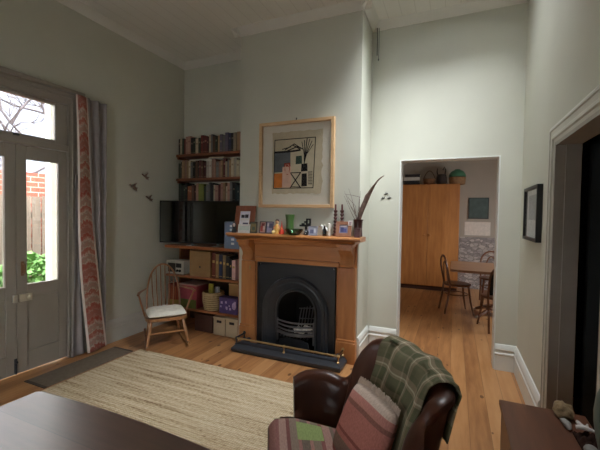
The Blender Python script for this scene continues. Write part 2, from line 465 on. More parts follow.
# chimney breast round the fire opening
w = MB()
w.box(XC1, -1.86, YC, YA+.1, 0, ZC); w.box(-1.27, XC2, YC, YA+.1, 0, ZC); w.box(-1.86, -1.27, YC, YA+.1, .74, ZC); w.box(-1.86, -1.27, YC+.36, YA+.1, 0, .74)
struct(w.build('wall_chimney', WALL))
KX0, KX1, KZ = -.556, .398, 2.107
w = MB()
w.box(XC2-.02, KX0, YR, YR+.17, 0, ZC); w.box(KX1, XR+.2, YR, YR+.17, 0, ZC); w.box(KX0, KX1, YR, YR+.17, KZ, ZC)
struct(w.build('wall_passage', WALL))
w = MB()
w.box(KX0, KX0+.012, YR-.004, YR+.174, 0, KZ); w.box(KX1-.012, KX1, YR-.004, YR+.174, 0, KZ); w.box(KX0+.012, KX1-.012, YR-.004, YR+.174, KZ-.012, KZ)
struct(w.build('trim_2', WHITE))
# right wall with the dark doorway
RY0, RY1, RZ = 1.86, 2.73, 1.985
w = MB()
w.box(XR, XR+.12, YREAR-.15, RY0, 0, ZC); w.box(XR, XR+.12, RY1, YR+.02, 0, ZC); w.box(XR, XR+.12, RY0, RY1, RZ, ZC)
struct(w.build('wall_right', WALL))
# rear wall with an added window opening, unseen, placed for fill daylight
BX0, BX1, BZ0, BZ1 = -1.9, -.9, .7, 1.8
w = MB()
w.box(XL-.25, BX0, YREAR-.15, YREAR, 0, ZC); w.box(BX1, .75, YREAR-.15, YREAR, 0, ZC)
w.box(BX0, BX1, YREAR-.15, YREAR, 0, BZ0); w.box(BX0, BX1, YREAR-.15, YREAR, BZ1, ZC)
struct(w.build('wall_rear', WALL))
w = MB()
for a, b in ((BX0, BX0+.06), (BX1-.06, BX1), (-1.43, -1.37)): w.box(a, b, YREAR-.1, YREAR-.04, BZ0, BZ1)
for a, b in ((BZ0, BZ0+.06), (BZ1-.06, BZ1), (1.27, 1.33)): w.box(BX0+.06, BX1-.06, YREAR-.1, YREAR-.04, a, b)
wr = struct(w.build('added_fill_window', WHITE))
sbox('window_pane', BX0+.06, BX1-.06, YREAR-.073, YREAR-.067, BZ0+.06, BZ1-.06, GLASS, parent=wr)

# kitchen shell
KB = 8.2
sbox('wall_kitchen_back', -1.6, 2.2, KB, KB+.12, 0, 3.6, KWALL)
sbox('wall_kitchen_left', -1.72, -1.6, YR+.17, KB+.12, 0, 3.6, KWALL)
w = MB(); w.box(2.2, 2.3, YR+.17, 5.5, 0, 3.6); w.box(2.2, 2.3, 6.2, KB+.12, 0, 3.6); w.box(2.2, 2.3, 5.5, 6.2, 0, 1.0); w.box(2.2, 2.3, 5.5, 6.2, 1.9, 3.6)
struct(w.build('wall_kitchen_right', KWALL))
w = MB(); w.box(XR+.2, 2.3, YR, YR+.17, 0, 3.6); w.box(-1.72, XC2-.02, YR+.2, YR+.3, 0, 3.6)
struct(w.build('wall_kitchen_front', KWALL))
w = MB(); w.prism([(-1.62,2.34),(-.55,2.92),(2.32,2.92),(2.32,3.02),(-.6,3.02),(-1.62,2.46)], lambda x, z, y: (x, y, z), YR+.17, KB)
struct(w.build('ceiling_kitchen', CEIL))
# unlit hall behind the right-hand doorway
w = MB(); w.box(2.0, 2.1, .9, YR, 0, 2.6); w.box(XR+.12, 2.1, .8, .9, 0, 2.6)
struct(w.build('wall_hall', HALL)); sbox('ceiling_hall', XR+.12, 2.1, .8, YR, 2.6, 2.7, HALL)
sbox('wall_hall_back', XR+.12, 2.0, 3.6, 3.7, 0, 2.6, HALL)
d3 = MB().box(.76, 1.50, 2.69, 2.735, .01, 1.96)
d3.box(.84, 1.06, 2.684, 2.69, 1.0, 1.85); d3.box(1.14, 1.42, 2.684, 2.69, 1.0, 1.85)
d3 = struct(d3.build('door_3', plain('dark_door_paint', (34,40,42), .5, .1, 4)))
MB().lathe([(.012,0),(.012,.03),(.026,.045),(.026,.06),(.01,.07)], (1.43,2.69,1.0), 12, M=Matrix.Rotation(PI/2, 3, 'X')).build('door_knob', BRASS, d3)

# mouldings
def run(mb, prof, a, b, n, up=1):
    # extrude profile (out, z) from a to b (xy), out along n
    a, b, n = Vector(a), Vector(b), Vector(n)
    f = lambda o, z, t: Vector((*(a+(b-a)*t+n*o), z))
    mb.prism(prof, f, 0, 1)
BB = [(-.004,0),(.022,0),(.022,.15),(.027,.157),(.027,.168),(.019,.176),(.019,.196),(.025,.205),(.021,.23),(.008,.252),(-.004,.258)]
m = MB(); run(m, BB, (XL, DY1+.09), (XL, YA), (1,0)); struct(m.build('baseboard_left', FRAMEP, smooth=30))
m = MB(); run(m, BB, (XC2, YC+.01), (XC2, YR), (1,0)); struct(m.build('baseboard_chimney', WHITE, smooth=30))
m = MB(); run(m, BB, (XC2+.03, YR), (KX0, YR), (0,-1)); run(m, BB, (KX1, YR), (XR, YR), (0,-1)); struct(m.build('baseboard_back', WHITE, smooth=30))
m = MB(); run(m, BB, (XR, 2.87), (XR, YR-.03), (-1,0)); struct(m.build('baseboard_right', WHITE, smooth=30))
CO = [(-.004,ZC-.07),(.012,ZC-.07),(.02,ZC-.055),(.075,ZC-.014),(.085,ZC-.004),(.085,ZC+.004),(-.004,ZC+.004)]
m = MB()
for a, b, n in (((XL,YREAR),(XL,YA),(1,0)), ((XL,YA),(XC1,YA),(0,-1)), ((XC1,YC-.085),(XC1,YA),(-1,0)), ((XC1-.085,YC),(XC2+.085,YC),(0,-1)), ((XC2,YC-.085),(XC2,YR),(1,0)), ((XC2,YR),(XR,YR),(0,-1)), ((XR,YREAR),(XR,YR),(-1,0)), ((XL,YREAR),(XR,YREAR),(0,1))):
    run(m, CO, a, b, n)
struct(m.build('trim_1', plain('cornice_paint', (222,220,212), .6, .03, 4), smooth=30))
# casing of the dark doorway: stepped architrave, jamb and stop
CAS = [(0,-.004),(0,.018),(.018,.03),(.03,.03),(.036,.022),(.075,.022),(.082,.028),(.1,.028),(.108,.016),(.13,.012),(.13,-.004)]
def casing(mb, path, f):
    for (a, b, side) in path: mb.prism(CAS, (lambda o, d, t, a=a, b=b, side=side: f(a[0]+(b[0]-a[0])*t+side[0]*o, a[1]+(b[1]-a[1])*t+side[1]*o, d)), 0, 1)
m = MB()
def mit(mb, y0, y1, z1, f, wd=.13):
    P = [(o*wd/.13, d) for o, d in CAS]
    # profile measured from outer edge inwards; mitred at the top
    def seg(A, B, nrm):
        mb.prism(P, lambda o, d, t: f(A[0]+(B[0]-A[0])*t+nrm[0]*o*(1 if t == 0 else 1), A[1]+(B[1]-A[1])*t+nrm[1]*o, d), 0, 1)
    ring = []
    for (py, pz, dy, dz) in ((y0-wd, 0, 1, 0), (y0-wd, z1+wd, 1, -1), (y1+wd, z1+wd, -1, -1), (y1+wd, 0, -1, 0)):
        ring.append([mb.bm.verts.new(f(py+dy*o, pz+dz*o, d)) for o, d in P])
    n = len(P)
    for a, b in zip(ring, ring[1:]):
        for k in range(n): mb._f([a[k], a[(k+1) % n], b[(k+1) % n], b[k]], 0)
    mb._f(ring[0], 0); mb._f(ring[-1][::-1], 0)
mit(m, RY0, RY1, RZ, lambda y, z, d: (XR-d*.7, y, z), .11)
struct(m.build('trim_3', FRAMEP, smooth=30))
m = MB(); m.box(XR-.008, XR+.125, RY1-.022, RY1, 0, RZ); m.box(XR-.008, XR+.125, RY0, RY0+.022, 0, RZ); m.box(XR-.008, XR+.125, RY0+.022, RY1-.022, RZ-.022, RZ)
m.box(XR+.045, XR+.125, RY1-.04, RY1-.022, 0, RZ-.022)
struct(m.build('trim_7', plain('jamb_paint_shaded', (156,148,138), .5, .06, 6), smooth=30))  # shade on the jamb put into its colour, darker than the casing
# french doors, their frame and transom
m = MB()
X0 = XL-.12
m.box(X0, XL+.012, 2.325, DY1, 0, DZ); m.box(X0, XL+.012, DY0, 1.415, 0, DZ); m.box(X0, XL+.012, 1.415, 2.325, 2.56, DZ); m.box(X0, XL+.006, 1.415, 2.325, 2.095, 2.15)
mit(m, DY0+.02, DY1-.02, DZ-.03, lambda y, z, d: (XL+d, y, z), .085)
struct(m.build('trim_4', DOORP, smooth=30))
m = MB(); ty0, ty1, tz0, tz1 = 1.418, 2.322, 2.152, 2.557; gy0, gy1, gz0, gz1 = 1.53, 2.21, 2.19, 2.527
m.box(XL-.05, XL-.008, ty0, gy0, tz0, tz1); m.box(XL-.05, XL-.008, gy1, ty1, tz0, tz1); m.box(XL-.05, XL-.008, gy0, gy1, tz0, gz0); m.box(XL-.05, XL-.008, gy0, gy1, gz1, tz1)
wi = struct(m.build('window_1', DOORP, bevel=.004))
sbox('window_pane', XL-.032, XL-.028, gy0-.005, gy1+.005, gz0-.005, gz1+.005, GLASS, parent=wi)
m = MB(); m.box(XL-.01, XL+.012, 1.85, 1.89, 2.165, 2.18); m.tube([(XL+.012,1.87,2.172),(XL+.03,1.87,2.172),(XL+.034,1.83,2.168)], .006, 8)
m.build('window_latch', IRON, wi)
def leaf(name, y0, y1, g0, g1):
    m = MB(); a, b = XL-.06, XL-.014; z0, z1, q0, q1 = .015, 2.09, .818, 1.968
    m.box(a, b, y0, g0, z0, z1); m.box(a, b, g1, y1, z0, z1); m.box(a, b, g0, g1, q1, z1); m.box(a, b, g0, g1, .70, q0); m.box(a, b, g0, g1, z0, .2)
    m.box(a+.012, b-.014, g0-.002, g1+.002, .19, .71)
    d = struct(m.build(name, DOORP, bevel=.004))
    sbox('door_pane', XL-.04, XL-.036, g0-.004, g1+.004, q0-.004, q1+.004, GLASS, parent=d)
    return d
dr = leaf('door_1', 1.872, 2.322, 1.957, 2.243)
dl = leaf('door_2', 1.418, 1.868, 1.497, 1.785)
m = MB(); m.tube([(XL-.014,1.918,1.02),(XL+.02,1.918,1.01),(XL+.026,1.918,.97),(XL+.02,1.918,.93),(XL-.014,1.918,.92)], .007, 8); m.box(XL-.016, XL-.010, 1.905, 1.931, .905, 1.035)
m.build('door_handle', plain('bronze_handle', (150,112,84), .4, .1, 8, metal=.3), dr)
m = MB(); m.box(XL-.016, XL+.012, 1.885, 1.985, .672, .738); m.lathe([(.016,0),(.016,.02),(.008,.026)], (XL+.012,1.955,.705), 12, M=Matrix.Rotation(PI/2, 3, 'Y'))
m.build('door_lock', plain('lock_metal', (196,188,168), .4, .1, 8, metal=.2), dr, bevel=.003)
m = MB(); m.box(XL-.016, XL+.012, 1.835, 1.866, .672, .738); m.build('lock_keep', plain('keep_metal', (196,190,174), .4, .1, 8, metal=.2), dl, bevel=.003)
m = MB(); m.box(XL-.016, XL-.006, 1.845, 1.866, .03, .16); m.tube([(XL-.002,1.855,.02),(XL-.002,1.855,.15)], .007, 8); m.ball((XL+.006,1.855,.13), .012)
m.build('floor_bolt', IRON, dl)

# hearth slab
sbox('trim_5', -2.12, -.97, 3.215, YC, 0, .012, plain('hearth_slate', (52,53,56), .5, .15, 8))

# ----------------------------------------------------------- garden outside
sbox('ground', -22, XL-.25, -12, 18, -.25, -.12, GRASS)
o = MB().box(-6.75, -6.5, -6, 12, -.2, 2.13).build('garden_wall', BRICK); tag(o, 'red brick garden wall seen over the paling fence through the door glass', 'wall')
t = thing('paling_fence', 'weathered grey timber paling fence in front of the brick wall', 'fence', (-6.1,0,-.12))
m = MB(); y = -4.0; rr = random.Random(3)
while y < 9:
    h = 1.84+rr.uniform(-.02,.02); m.box(-.012+rr.uniform(0,.006), .008, y, y+.125, .06, h); y += .145
m.build('palings', FENCEW, t)
m = MB()
for z in (.35, 1.5): m.box(-.07, -.015, -4, 9, z, z+.09)
m.build('rails', FENCEW, t)
for y in (-2.2, .2, 2.6, 5.0, 7.4): MB().box(-.16, -.07, y, y+.1, 0, 1.75).build('fence_post', FENCEW, t)
t = thing('verandah_post', 'white painted verandah post standing just outside the right door', 'post', (-4.06,2.47,-.12))
m = MB(); m.box(-.05,.05,-.05,.05,0,2.97); m.build('post_shaft', WHITE, t, bevel=.006)
MB().box(-.065,.065,-.065,.065,0,.12).build('post_foot', WHITE, t, bevel=.004)
o = MB().box(-4.11, -4.01, -3, 8, 2.86, 2.96).build('verandah_beam', WHITE); tag(o, 'white beam resting on the post outside the french doors', 'beam')
m = MB(); m.prism([(-4.3,3.72),(-1.2,6.6),(-1.0,6.6),(-1.0,6.5),(-4.2,3.62)], lambda x, z, y: (x, y, z), -6, 9); struct(m.build('roof', SLATE))  # west roof slope only, out of view, added to shade the garden
t = thing('neighbouring_house', 'pale tiled roof of the house beyond the garden, behind bare branches', 'house', (-16,6,-.12))
MB().box(-4, 0, -9, 9, 0, 2.7).build('house_wall', BRICK, t)
m = MB(); m.prism([(.5,2.6),(.5,2.72),(-4.5,7.6),(-4.6,7.5)], lambda x, z, y: (x, y, z), -10, 10); m.build('roof', SLATE, t)
def shrub(name, label, loc, r, n, seed):
    t = thing(name, label, 'shrub', loc, 0, None)
    rr = random.Random(seed); m = MB()
    for k in range(n):
        d = Vector((rr.gauss(0,1), rr.gauss(0,1), rr.gauss(0,1))).normalized()*(rr.uniform(.35,1)**.5)
        p = Vector((d.x*r[0], d.y*r[1], r[2]*(1+d.z)*.95+.08))
        a = Vector((rr.gauss(0,1), rr.gauss(0,1), rr.gauss(0,.6))).normalized(); b = a.orthogonal().normalized(); L = rr.uniform(.035,.07)
        v = [m.bm.verts.new(q) for q in (p-a*L, p+b*L*.5+Vector((0,0,.01)), p+a*L, p-b*L*.5)]
        m._f(v, 0)
    m.build('foliage', LEAF, t)
    m = MB()
    for k in range(7):
        an = k*2*PI/7; m.tube([(0,0,0),(math.cos(an)*r[0]*.3, math.sin(an)*r[1]*.3, r[2]*.7),(math.cos(an)*r[0]*.6, math.sin(an)*r[1]*.6, r[2]*1.5)], [.018,.012,.005], 6)
    m.build('stems', BARK, t)
shrub('garden_shrub', 'leafy green shrub below the paling fence, seen through the right door', (-5.45,2.98,-.12), (.38,.46,.5), 1500, 1)
shrub('garden_shrub', 'leafy green shrub seen through the left door at the photo edge', (-5.2,2.0,-.12), (.36,.4,.58), 1500, 2)
t = thing('bare_tree', 'leafless tree with thin twisting branches seen through the transom', 'tree', (-8.6,6.0,-.12))
rr = random.Random(5)
m = MB(); m.tube([(0,0,0),(.05,.1,1.2),(-.05,.05,2.4),(.05,-.15,3.4)], [.14,.11,.09,.07], 8); m.build('trunk', BARK, t)
m = MB()
def branch(p, d, L, r, lv):
    pts = [p]; q = p.copy(); dd = d.copy()
    for k in range(5):
        dd = (dd+Vector((rr.gauss(0,.28), rr.gauss(0,.28), rr.gauss(.05,.22)))).normalized(); q = q+dd*L/5; pts.append(q.copy())
    m.tube(pts, [r*(1-.13*k) for k in range(6)], 5)
    if lv:
        for k in range(4):
            s = pts[rr.choice((2,3,4,5))]; nd = (dd+Vector((rr.gauss(0,.3), rr.gauss(0,.8), rr.gauss(.1,.5)))).normalized(); branch(s, nd, L*.66, r*.55, lv-1)
for z in (2.2, 2.6, 3.0, 3.2, 3.4): 
    for sy in (-1, 1): branch(Vector((0,0,z)), Vector((rr.uniform(-.3,.5), sy, rr.uniform(.2,.8))).normalized(), rr.uniform(1.5,2.4), .05, 3)
m.build('branches', BARK, t)

# ----------------------------------------------------------- curtain, rugs
t = thing('curtain_rail', 'pale curtain rail running above the french doors', 'curtain rail', (XL,1.9,2.672))
m = MB(); m.box(.03, .075, -.95, .56, 0, .034); m.build('rail', DOORP, t, bevel=.004)
for y in (-.915, .515): MB().box(-.001, .06, y-.015, y+.015, .002, .03).build('rail_bracket', DOORP, t)
t = thing('curtain', 'long patterned red curtain with grey-blue lining gathered right of the french doors', 'curtain', (XL+.046,2.376,0))
def cz(v): return 2.665*(1-v)+.015*v
def pat(u, v):
    wd = .125+.12*v; y0 = -.03+.105*v*v+.008*math.sin(v*7)
    return Vector((.044+.014*math.sin(u*PI*1.3+.3)+.008*math.sin(v*8+u*2), y0+u*wd, cz(v)))
m = MB().grid(pat, 14, 60); m.build('patterned_panel', CURT, t, solid=.004, smooth=180)
def lnr(u, v):
    a0 = .095+.115*v; return Vector((.014+.024*math.sin(u*PI*4.2+.5)*(1-.25*v), a0+u*(.325-a0-.02*v), cz(v)+.004))
m = MB().grid(lnr, 40, 40); m.build('lining', LINING, t, solid=.004, smooth=180)
def ln2(u, v):
    v = .3+.7*v; return Vector((.008+.014*math.sin(u*9+1), -.01-.055*v*v+u*(.02+.13*v*v), cz(v)-.001))
m = MB().grid(ln2, 12, 40); m.build('lining_fold', LINING, t, solid=.004, smooth=180)

t = thing('jute_rug', 'large pale striped woven jute rug before the hearth', 'rug', (-1.8,1.7,0))
m = MB(); m.box(-1.29, 1.30, -1.15, 1.09, 0, .012); m.build('rug_field', RUG, t, bevel=.004)
t = thing('door_mat', 'flat grey brown mat lying along the french doors', 'mat', (-3.27,2.27,0))
MB().box(-.14,.14,-.42,.43,0,.007).build('mat_field', MAT, t)
for y in (-.445, .43): MB().box(-.14,.14,y,y+.025,0,.008).build('binding', MATEDGE, t)

# ----------------------------------------------------------- fireplace
t = thing('fireplace_surround', 'waxed pine fireplace surround with corbels and mantel shelf', 'fireplace', (-1.56,YC,0))
XP0, XP1 = -.672, .672   # outer edges of the pilasters, local
m = MB()
m.prism([(-.255,.0),(-.255,.012),(-.248,.022),(-.235,.026),(-.02,.026),(-.02,-.02),(-.20,-.02),(-.22,-.012),(-.24,-.006)], lambda y, z, x: (x, y+.019, 1.247+z), -.768, .752)
m.build('mantel_shelf', PINEX, t, smooth=30)
m = MB(); m.prism([(-.001,1.2),(-.15,1.2),(-.185,1.224),(-.001,1.224)], lambda y, z, x: (x, y, z), -.69, .69); m.prism([(-.019,1.15),(-.04,1.15),(-.05,1.16),(-.065,1.168),(-.08,1.199),(-.019,1.199)], lambda y, z, x: (x, y, z), -.505, .505); m.build('bed_moulding', PINEX, t, smooth=30)
m = MB(); m.box(XP0, XP1, -.018, -.001, .955, 1.199); m.box(-.49, .49, -.04, -.018, .952, .995); m.box(-.49, .49, -.05, -.018, .992, 1.004); m.build('frieze', PINEX, t, bevel=.003)
for s in (-1, 1):
    a, b = sorted((s*.672, s*.49)); c0 = (a+b)/2
    MB().box(a, b, -.055, -.001, .22, .955).build('pilaster', PINE, t, bevel=.004)
    m = MB(); m.box(a-.012, b+.012, -.075, -.001, 0, .21); m.box(a-.006, b+.006, -.068, -.001, .21, .235); m.build('plinth_block', PINE, t, bevel=.004)
    m = MB(); a2, b2 = c0-.068, c0+.068
    prof = [(-.001,.955),(-.055,.958),(-.075,.965),(-.082,.985),(-.076,1.005),(-.066,1.03),(-.074,1.065),(-.105,1.10),(-.14,1.12),(-.158,1.14),(-.158,1.17),(-.001,1.17)]
    m.prism(prof, lambda y, z, x: (x, y, z), a2, b2); m.box(a2-.014, b2+.014, -.175, -.001, 1.17, 1.199); m.build('corbel', PINE, t, smooth=30, bevel=.002)
    m = MB(); e, g = sorted((s*.49, s*.464)); m.box(e, g, -.03, -.001, .0, .965); m.build('inner_slip', PINE, t, bevel=.003)
    m = MB(); q = s*.555; m.box(q-.008, q+.008, -.06, -.055, .86, .9)
    if s < 0: m.build('small_brass_hook', BRASS, t)
    else: m.bm.free()

t.scale = (1,1,1.012)
t = thing('fireplace_insert', 'black cast iron arched fireplace insert with barred grate', 'fireplace', (-1.562,YC,0))
m = MB()
cz0, R = .432, .385
def archpoly(r, z0=.02, n=24):
    return [(-r, z0)]+[(-r*math.cos(PI*k/n), cz0+r*math.sin(PI*k/n)) for k in range(n+1)]+[(r, z0)]
def ring(mb, r0, y0, r1, y1, n=28, zb=.012):
    A = [(-r0, zb)]+[(-r0*math.cos(PI*k/n), cz0+r0*math.sin(PI*k/n)) for k in range(n+1)]+[(r0, zb)]
    B = [(-r1, zb)]+[(-r1*math.cos(PI*k/n), cz0+r1*math.sin(PI*k/n)) for k in range(n+1)]+[(r1, zb)]
    a = [mb.bm.verts.new((x, y0, z)) for x, z in A]; b = [mb.bm.verts.new((x, y1, z)) for x, z in B]
    for k in range(len(a)-1): mb._f([a[k], a[k+1], b[k+1], b[k]], 0)
# face plate: rectangle with arched hole
n = 28
inner = [(-R, .012)]+[(-R*math.cos(PI*k/n), cz0+R*math.sin(PI*k/n)) for k in range(n+1)]+[(R, .012)]
def outerpt(x, z):
    if z <= cz0: return (-.458 if x < 0 else .458, z)
    k = max(abs(x)/.458, (z-cz0)/(.945-cz0)); return (x/k, cz0+(z-cz0)/k)
for yy in (-.04, -.012):
    a = [m.bm.verts.new((x, yy, z)) for x, z in inner]; b = [m.bm.verts.new((*((outerpt(x, z)[0], yy)), outerpt(x, z)[1])) for x, z in inner]
    for k in range(len(a)-1): m._f([a[k], a[k+1], b[k+1], b[k]], 0)
m.box(-.460, -.447, -.05, -.012, .0125, .945); m.box(.447, .460, -.05, -.012, .0125, .945); m.box(-.460, .460, -.05, -.012, .938, .950)
m.build('face_plate', IRON, t, smooth=30)
m = MB()
for (r0, y0, r1, y1) in ((.39,-.04,.385,-.066),(.385,-.066,.37,-.076),(.37,-.076,.352,-.062),(.352,-.062,.335,-.05),(.335,-.05,.318,-.052),(.318,-.052,.25,.0),(.25,.0,.242,-.014),(.242,-.014,.224,-.014),(.224,-.014,.218,.01)): ring(m, r0, y0, r1, y1)
m.build('arch_moulding', IRON2, t, smooth=25)
m = MB()
for (r0, y0, r1, y1) in ((.218,.01,.20,.12),(.20,.12,.13,.30)): ring(m, r0, y0, r1, y1)
a = [m.bm.verts.new((x, .30, z)) for x, z in archpoly(.13, .012)]; m._f(a, 0)
m.box(-.21,.21,-.01,.3,.012,.02)
m.build('firebox', SOOT, t)
m = MB()
def bar(z, bul, hh):
    P = [(-.225+.45*k/16, -.01-bul*math.sin(PI*k/16), z) for k in range(17)]
    for k in range(16):
        (x0,y0,_), (x1,y1,_) = P[k], P[k+1]
        v = [m.bm.verts.new(p) for p in ((x0,y0-.007,z-hh),(x1,y1-.007,z-hh),(x1,y1-.007,z+hh),(x0,y0-.007,z+hh),(x0,y0+.007,z-hh),(x1,y1+.007,z-hh),(x1,y1+.007,z+hh),(x0,y0+.007,z+hh))]
        for q in ((0,1,2,3),(7,6,5,4),(3,2,6,7),(4,5,1,0)): m._f([v[i] for i in q], 0)
for z, bl, hh in ((.33,.07,.008),(.292,.085,.008),(.252,.09,.008),(.208,.085,.018)): bar(z, bl, hh)
for x in (-.215,.215): m.box(x-.007, x+.007, -.022, .0, .10, .345)
m.build('grate_bars', STEELG, t, smooth=40)
m = MB()
for k in range(9): m.box(-.16+k*.04-.006, -.16+k*.04+.006, -.06, .2, .165, .177)
m.build('grate_floor', IRON, t)
m = MB(); m.prism([(-.19,.03),(.19,.03),(.17,.13),(.08,.155),(-.08,.155),(-.17,.13)], lambda x, z, y: (x, y, z), -.055, -.04); m.build('ash_cover', IRON2, t, bevel=.004)
m = MB()
for k in range(6): x = -.02+k*.035; m.tube([(x,.10,.18),(x+.01,.14,.34),(x+.02,.16,.47-.012*abs(k-3))], .006, 6)
for z in (.34,.455): m.tube([(-.02,.14,z-.02),(.17,.15,z)], .006, 6)
m.build('rear_grating', STEELG, t)
t.scale = (1,1,1.012)
t = thing('crumpled_paper', 'pale crumpled newspaper laid in the fire grate', 'paper', (-1.49,YC+.012,.1865))
m = MB()
rr = random.Random(4)
for k in range(4):
    c0 = Vector((-.06+k*.05, .02+rr.uniform(-.02,.015), .045+rr.uniform(0,.03)))
    m.ball(c0, (.045,.035,.035), 0, 9, 6, Matrix.Rotation(rr.uniform(0,3), 3, 'X'))
for v in m.bm.verts: v.co += Vector((rr.gauss(0,.006), rr.gauss(0,.006), rr.gauss(0,.006)))
for v in m.bm.verts: v.co.z = max(v.co.z, 0)
m.build('paper_balls', plain('newsprint', (214,210,202), .9, .3, 40), t, smooth=20)

t = thing('hearth_fender', 'low black hearth fender with a brass rail on short posts', 'fender', (-1.57,3.2,0))
m = MB()
FP = [(0,0),(-.012,.02),(-.012,.045),(.0,.055),(.03,.085),(.075,.1),(.095,.095),(.095,0)]
L = .605
ringp = []
for (px, py, sx, sy) in ((-L, .205, 1, 0), (-L, -.01, 1, 1), (L, -.01, -1, 1), (L, .205, -1, 0)):
    ringp.append([m.bm.verts.new((px+sx*o, py+sy*o, z+.0)) for o, z in FP])
for a, b in zip(ringp, ringp[1:]):
    for k in range(len(FP)): m._f([a[k], a[(k+1) % len(FP)], b[(k+1) % len(FP)], b[k]], 0)
m._f(ringp[0], 0); m._f(ringp[-1][::-1], 0)
m.build('kerb', plain('fender_iron', (52,55,61), .38, .1, 10), t, smooth=25)
for (x, y) in ((-L+.026,.024),(L-.026,.024),(0,.024),(-L+.026,.18),(L-.026,.18)):
    MB().lathe([(.016,0),(.016,.008),(.007,.016),(.007,.045),(.015,.055),(.017,.068),(.009,.08)], (x,y,.076 if y < .1 else .09), 10).build('rail_post', BRASS if x > -.5 else IRON, t)
m = MB(); m.tube([(-L+.01,.024,.142),(L-.01,.024,.142)], .0105, 8)
m.build('front_rail', BRASS, t)
for s in (-1,1): MB().tube([(s*(L-.026),.03,.146),(s*(L-.026),.195,.146)], .0105, 8).build('side_rail', IRON if s < 0 else plain('dull_bronze', (92,64,40), .4, .2, 8, metal=.7), t)

# ----------------------------------------------------------- picture over the mantel
t = thing('framed_drawing', 'large pale wood framed ink drawing hanging above the mantel', 'picture', (-1.583,YC,2.04), 0)
W, H, FW, FD = .44, .468, .035, .045
m = MB(); m.box(-W, -W+FW, -FD, -.001, -H, H); m.box(W-FW, W, -FD, -.001, -H, H); m.box(-W+FW, W-FW, -FD, -.001, H-FW, H); m.box(-W+FW, W-FW, -FD, -.001, -H, -H+FW)
m.build('frame', OAK, t, bevel=.003)
MB().box(-W+FW, W-FW, -.012, -.002, -H+FW, H-FW).build('mount', MOUNT, t)
MB().box(-W+FW, W-FW, -.040, -.038, -H+FW, H-FW).build('glazing', LOWGLASS, t)
m = MB(); m.tube([(0,-.01,H),(0,-.02,H+.02),(0,-.004,H+.03)], .005, 6); m.build('hanging_hook', IRON, t)
m = MB(); rr = random.Random(8)
pts = []
x0, x1, z0, z1 = -.285, .305, -.315, .355
for k in range(16): pts.append((x0+(x1-x0)*k/16, z0+rr.uniform(-.008,.008)))
for k in range(16): pts.append((x1+rr.uniform(-.012,.012), z0+(z1-z0)*k/16))
for k in range(16): pts.append((x1+(x0-x1)*k/16, z1+rr.uniform(-.006,.006)))
for k in range(16): pts.append((x0+rr.uniform(-.006,.006), z1+(z0-z1)*k/16))
f = lambda x, z, d: (x, -.0125-d, z)
m.prism(pts, f, 0, .003, 0)
def stroke(p, wd, mi=1, lay=.0036):
    for (a, b) in zip(p, p[1:]):
        a, b = Vector(a), Vector(b); nn = Vector((-(b-a).y, (b-a).x)).normalized()*wd/2; e = (b-a).normalized()*wd*.3
        m.prism([tuple(a-e-nn), tuple(b+e-nn), tuple(b+e+nn), tuple(a-e+nn)], f, .002, lay, mi)
def patch(x0, x1, z0, z1, mi): m.prism([(x0,z0),(x1,z0+.004),(x1-.004,z1),(x0+.003,z1-.003)], f, .0015, .0033+.00005*mi, mi)
BX = (-.265, .205, -.255, .275)
stroke([(BX[0],BX[2]),(BX[1],BX[2]),(BX[1]+.02,BX[3]),(BX[0]+.01,BX[3]),(BX[0],BX[2])], .009)
patch(-.262,-.06,-.08,.135,2); patch(-.262,-.15,-.25,-.09,3); patch(-.16,-.05,-.25,-.02,6); patch(-.14,-.06,-.13,.02,4); patch(.0,.075,.0,.09,5); patch(-.15,-.06,.05,.13,1) if False else None
stroke([(-.26,.14),(-.05,.142),(.05,.15)], .02); stroke([(-.13,.16),(-.02,.22),(.06,.17)], .01); stroke([(-.1,.15),(.02,.19),(.08,.16)], .012); stroke([(-.16,.17),(-.06,.19)], .01); stroke([(-.04,.21),(.05,.16)], .012)
patch(.065,.14,-.08,.005,1); patch(.07,.135,-.24,-.1,1)
for (x, z, wd) in ((.07,.235,.008),(.1,.25,.009),(.13,.268,.01),(.16,.26,.008),(.185,.235,.008),(.2,.2,.007)): stroke([(.1,.005),(.105+.2*(x-.1),.1),(x,z)], wd)
stroke([(-.06,-.25),(.06,-.09)], .012); stroke([(-.06,-.09),(.06,-.25)], .012); stroke([(-.06,-.09),(.06,-.09)], .01); stroke([(-.05,-.24),(.06,-.245)], .008)
for k in range(5): stroke([(.15,-.09-.03*k),(.195,-.085-.032*k)], .004)
for k in range(4): stroke([(.152+.013*k,-.08),(.15+.013*k,-.22)], .004)
for k in range(9): 
    a = k*2*PI/9; stroke([(-.1+.03*math.cos(a),-.05+.06*math.sin(a)),(-.1+.03*math.cos(a+.9),-.05+.06*math.sin(a+.9))], .007, 6 if k % 2 else 4, .0042)
m.build('artwork', [ARTP, INK, GREYI, ORANGEI, REDI, GREENI, plain('blush_ink', (196,160,140), .9, .1, 12)], t, smooth=20)

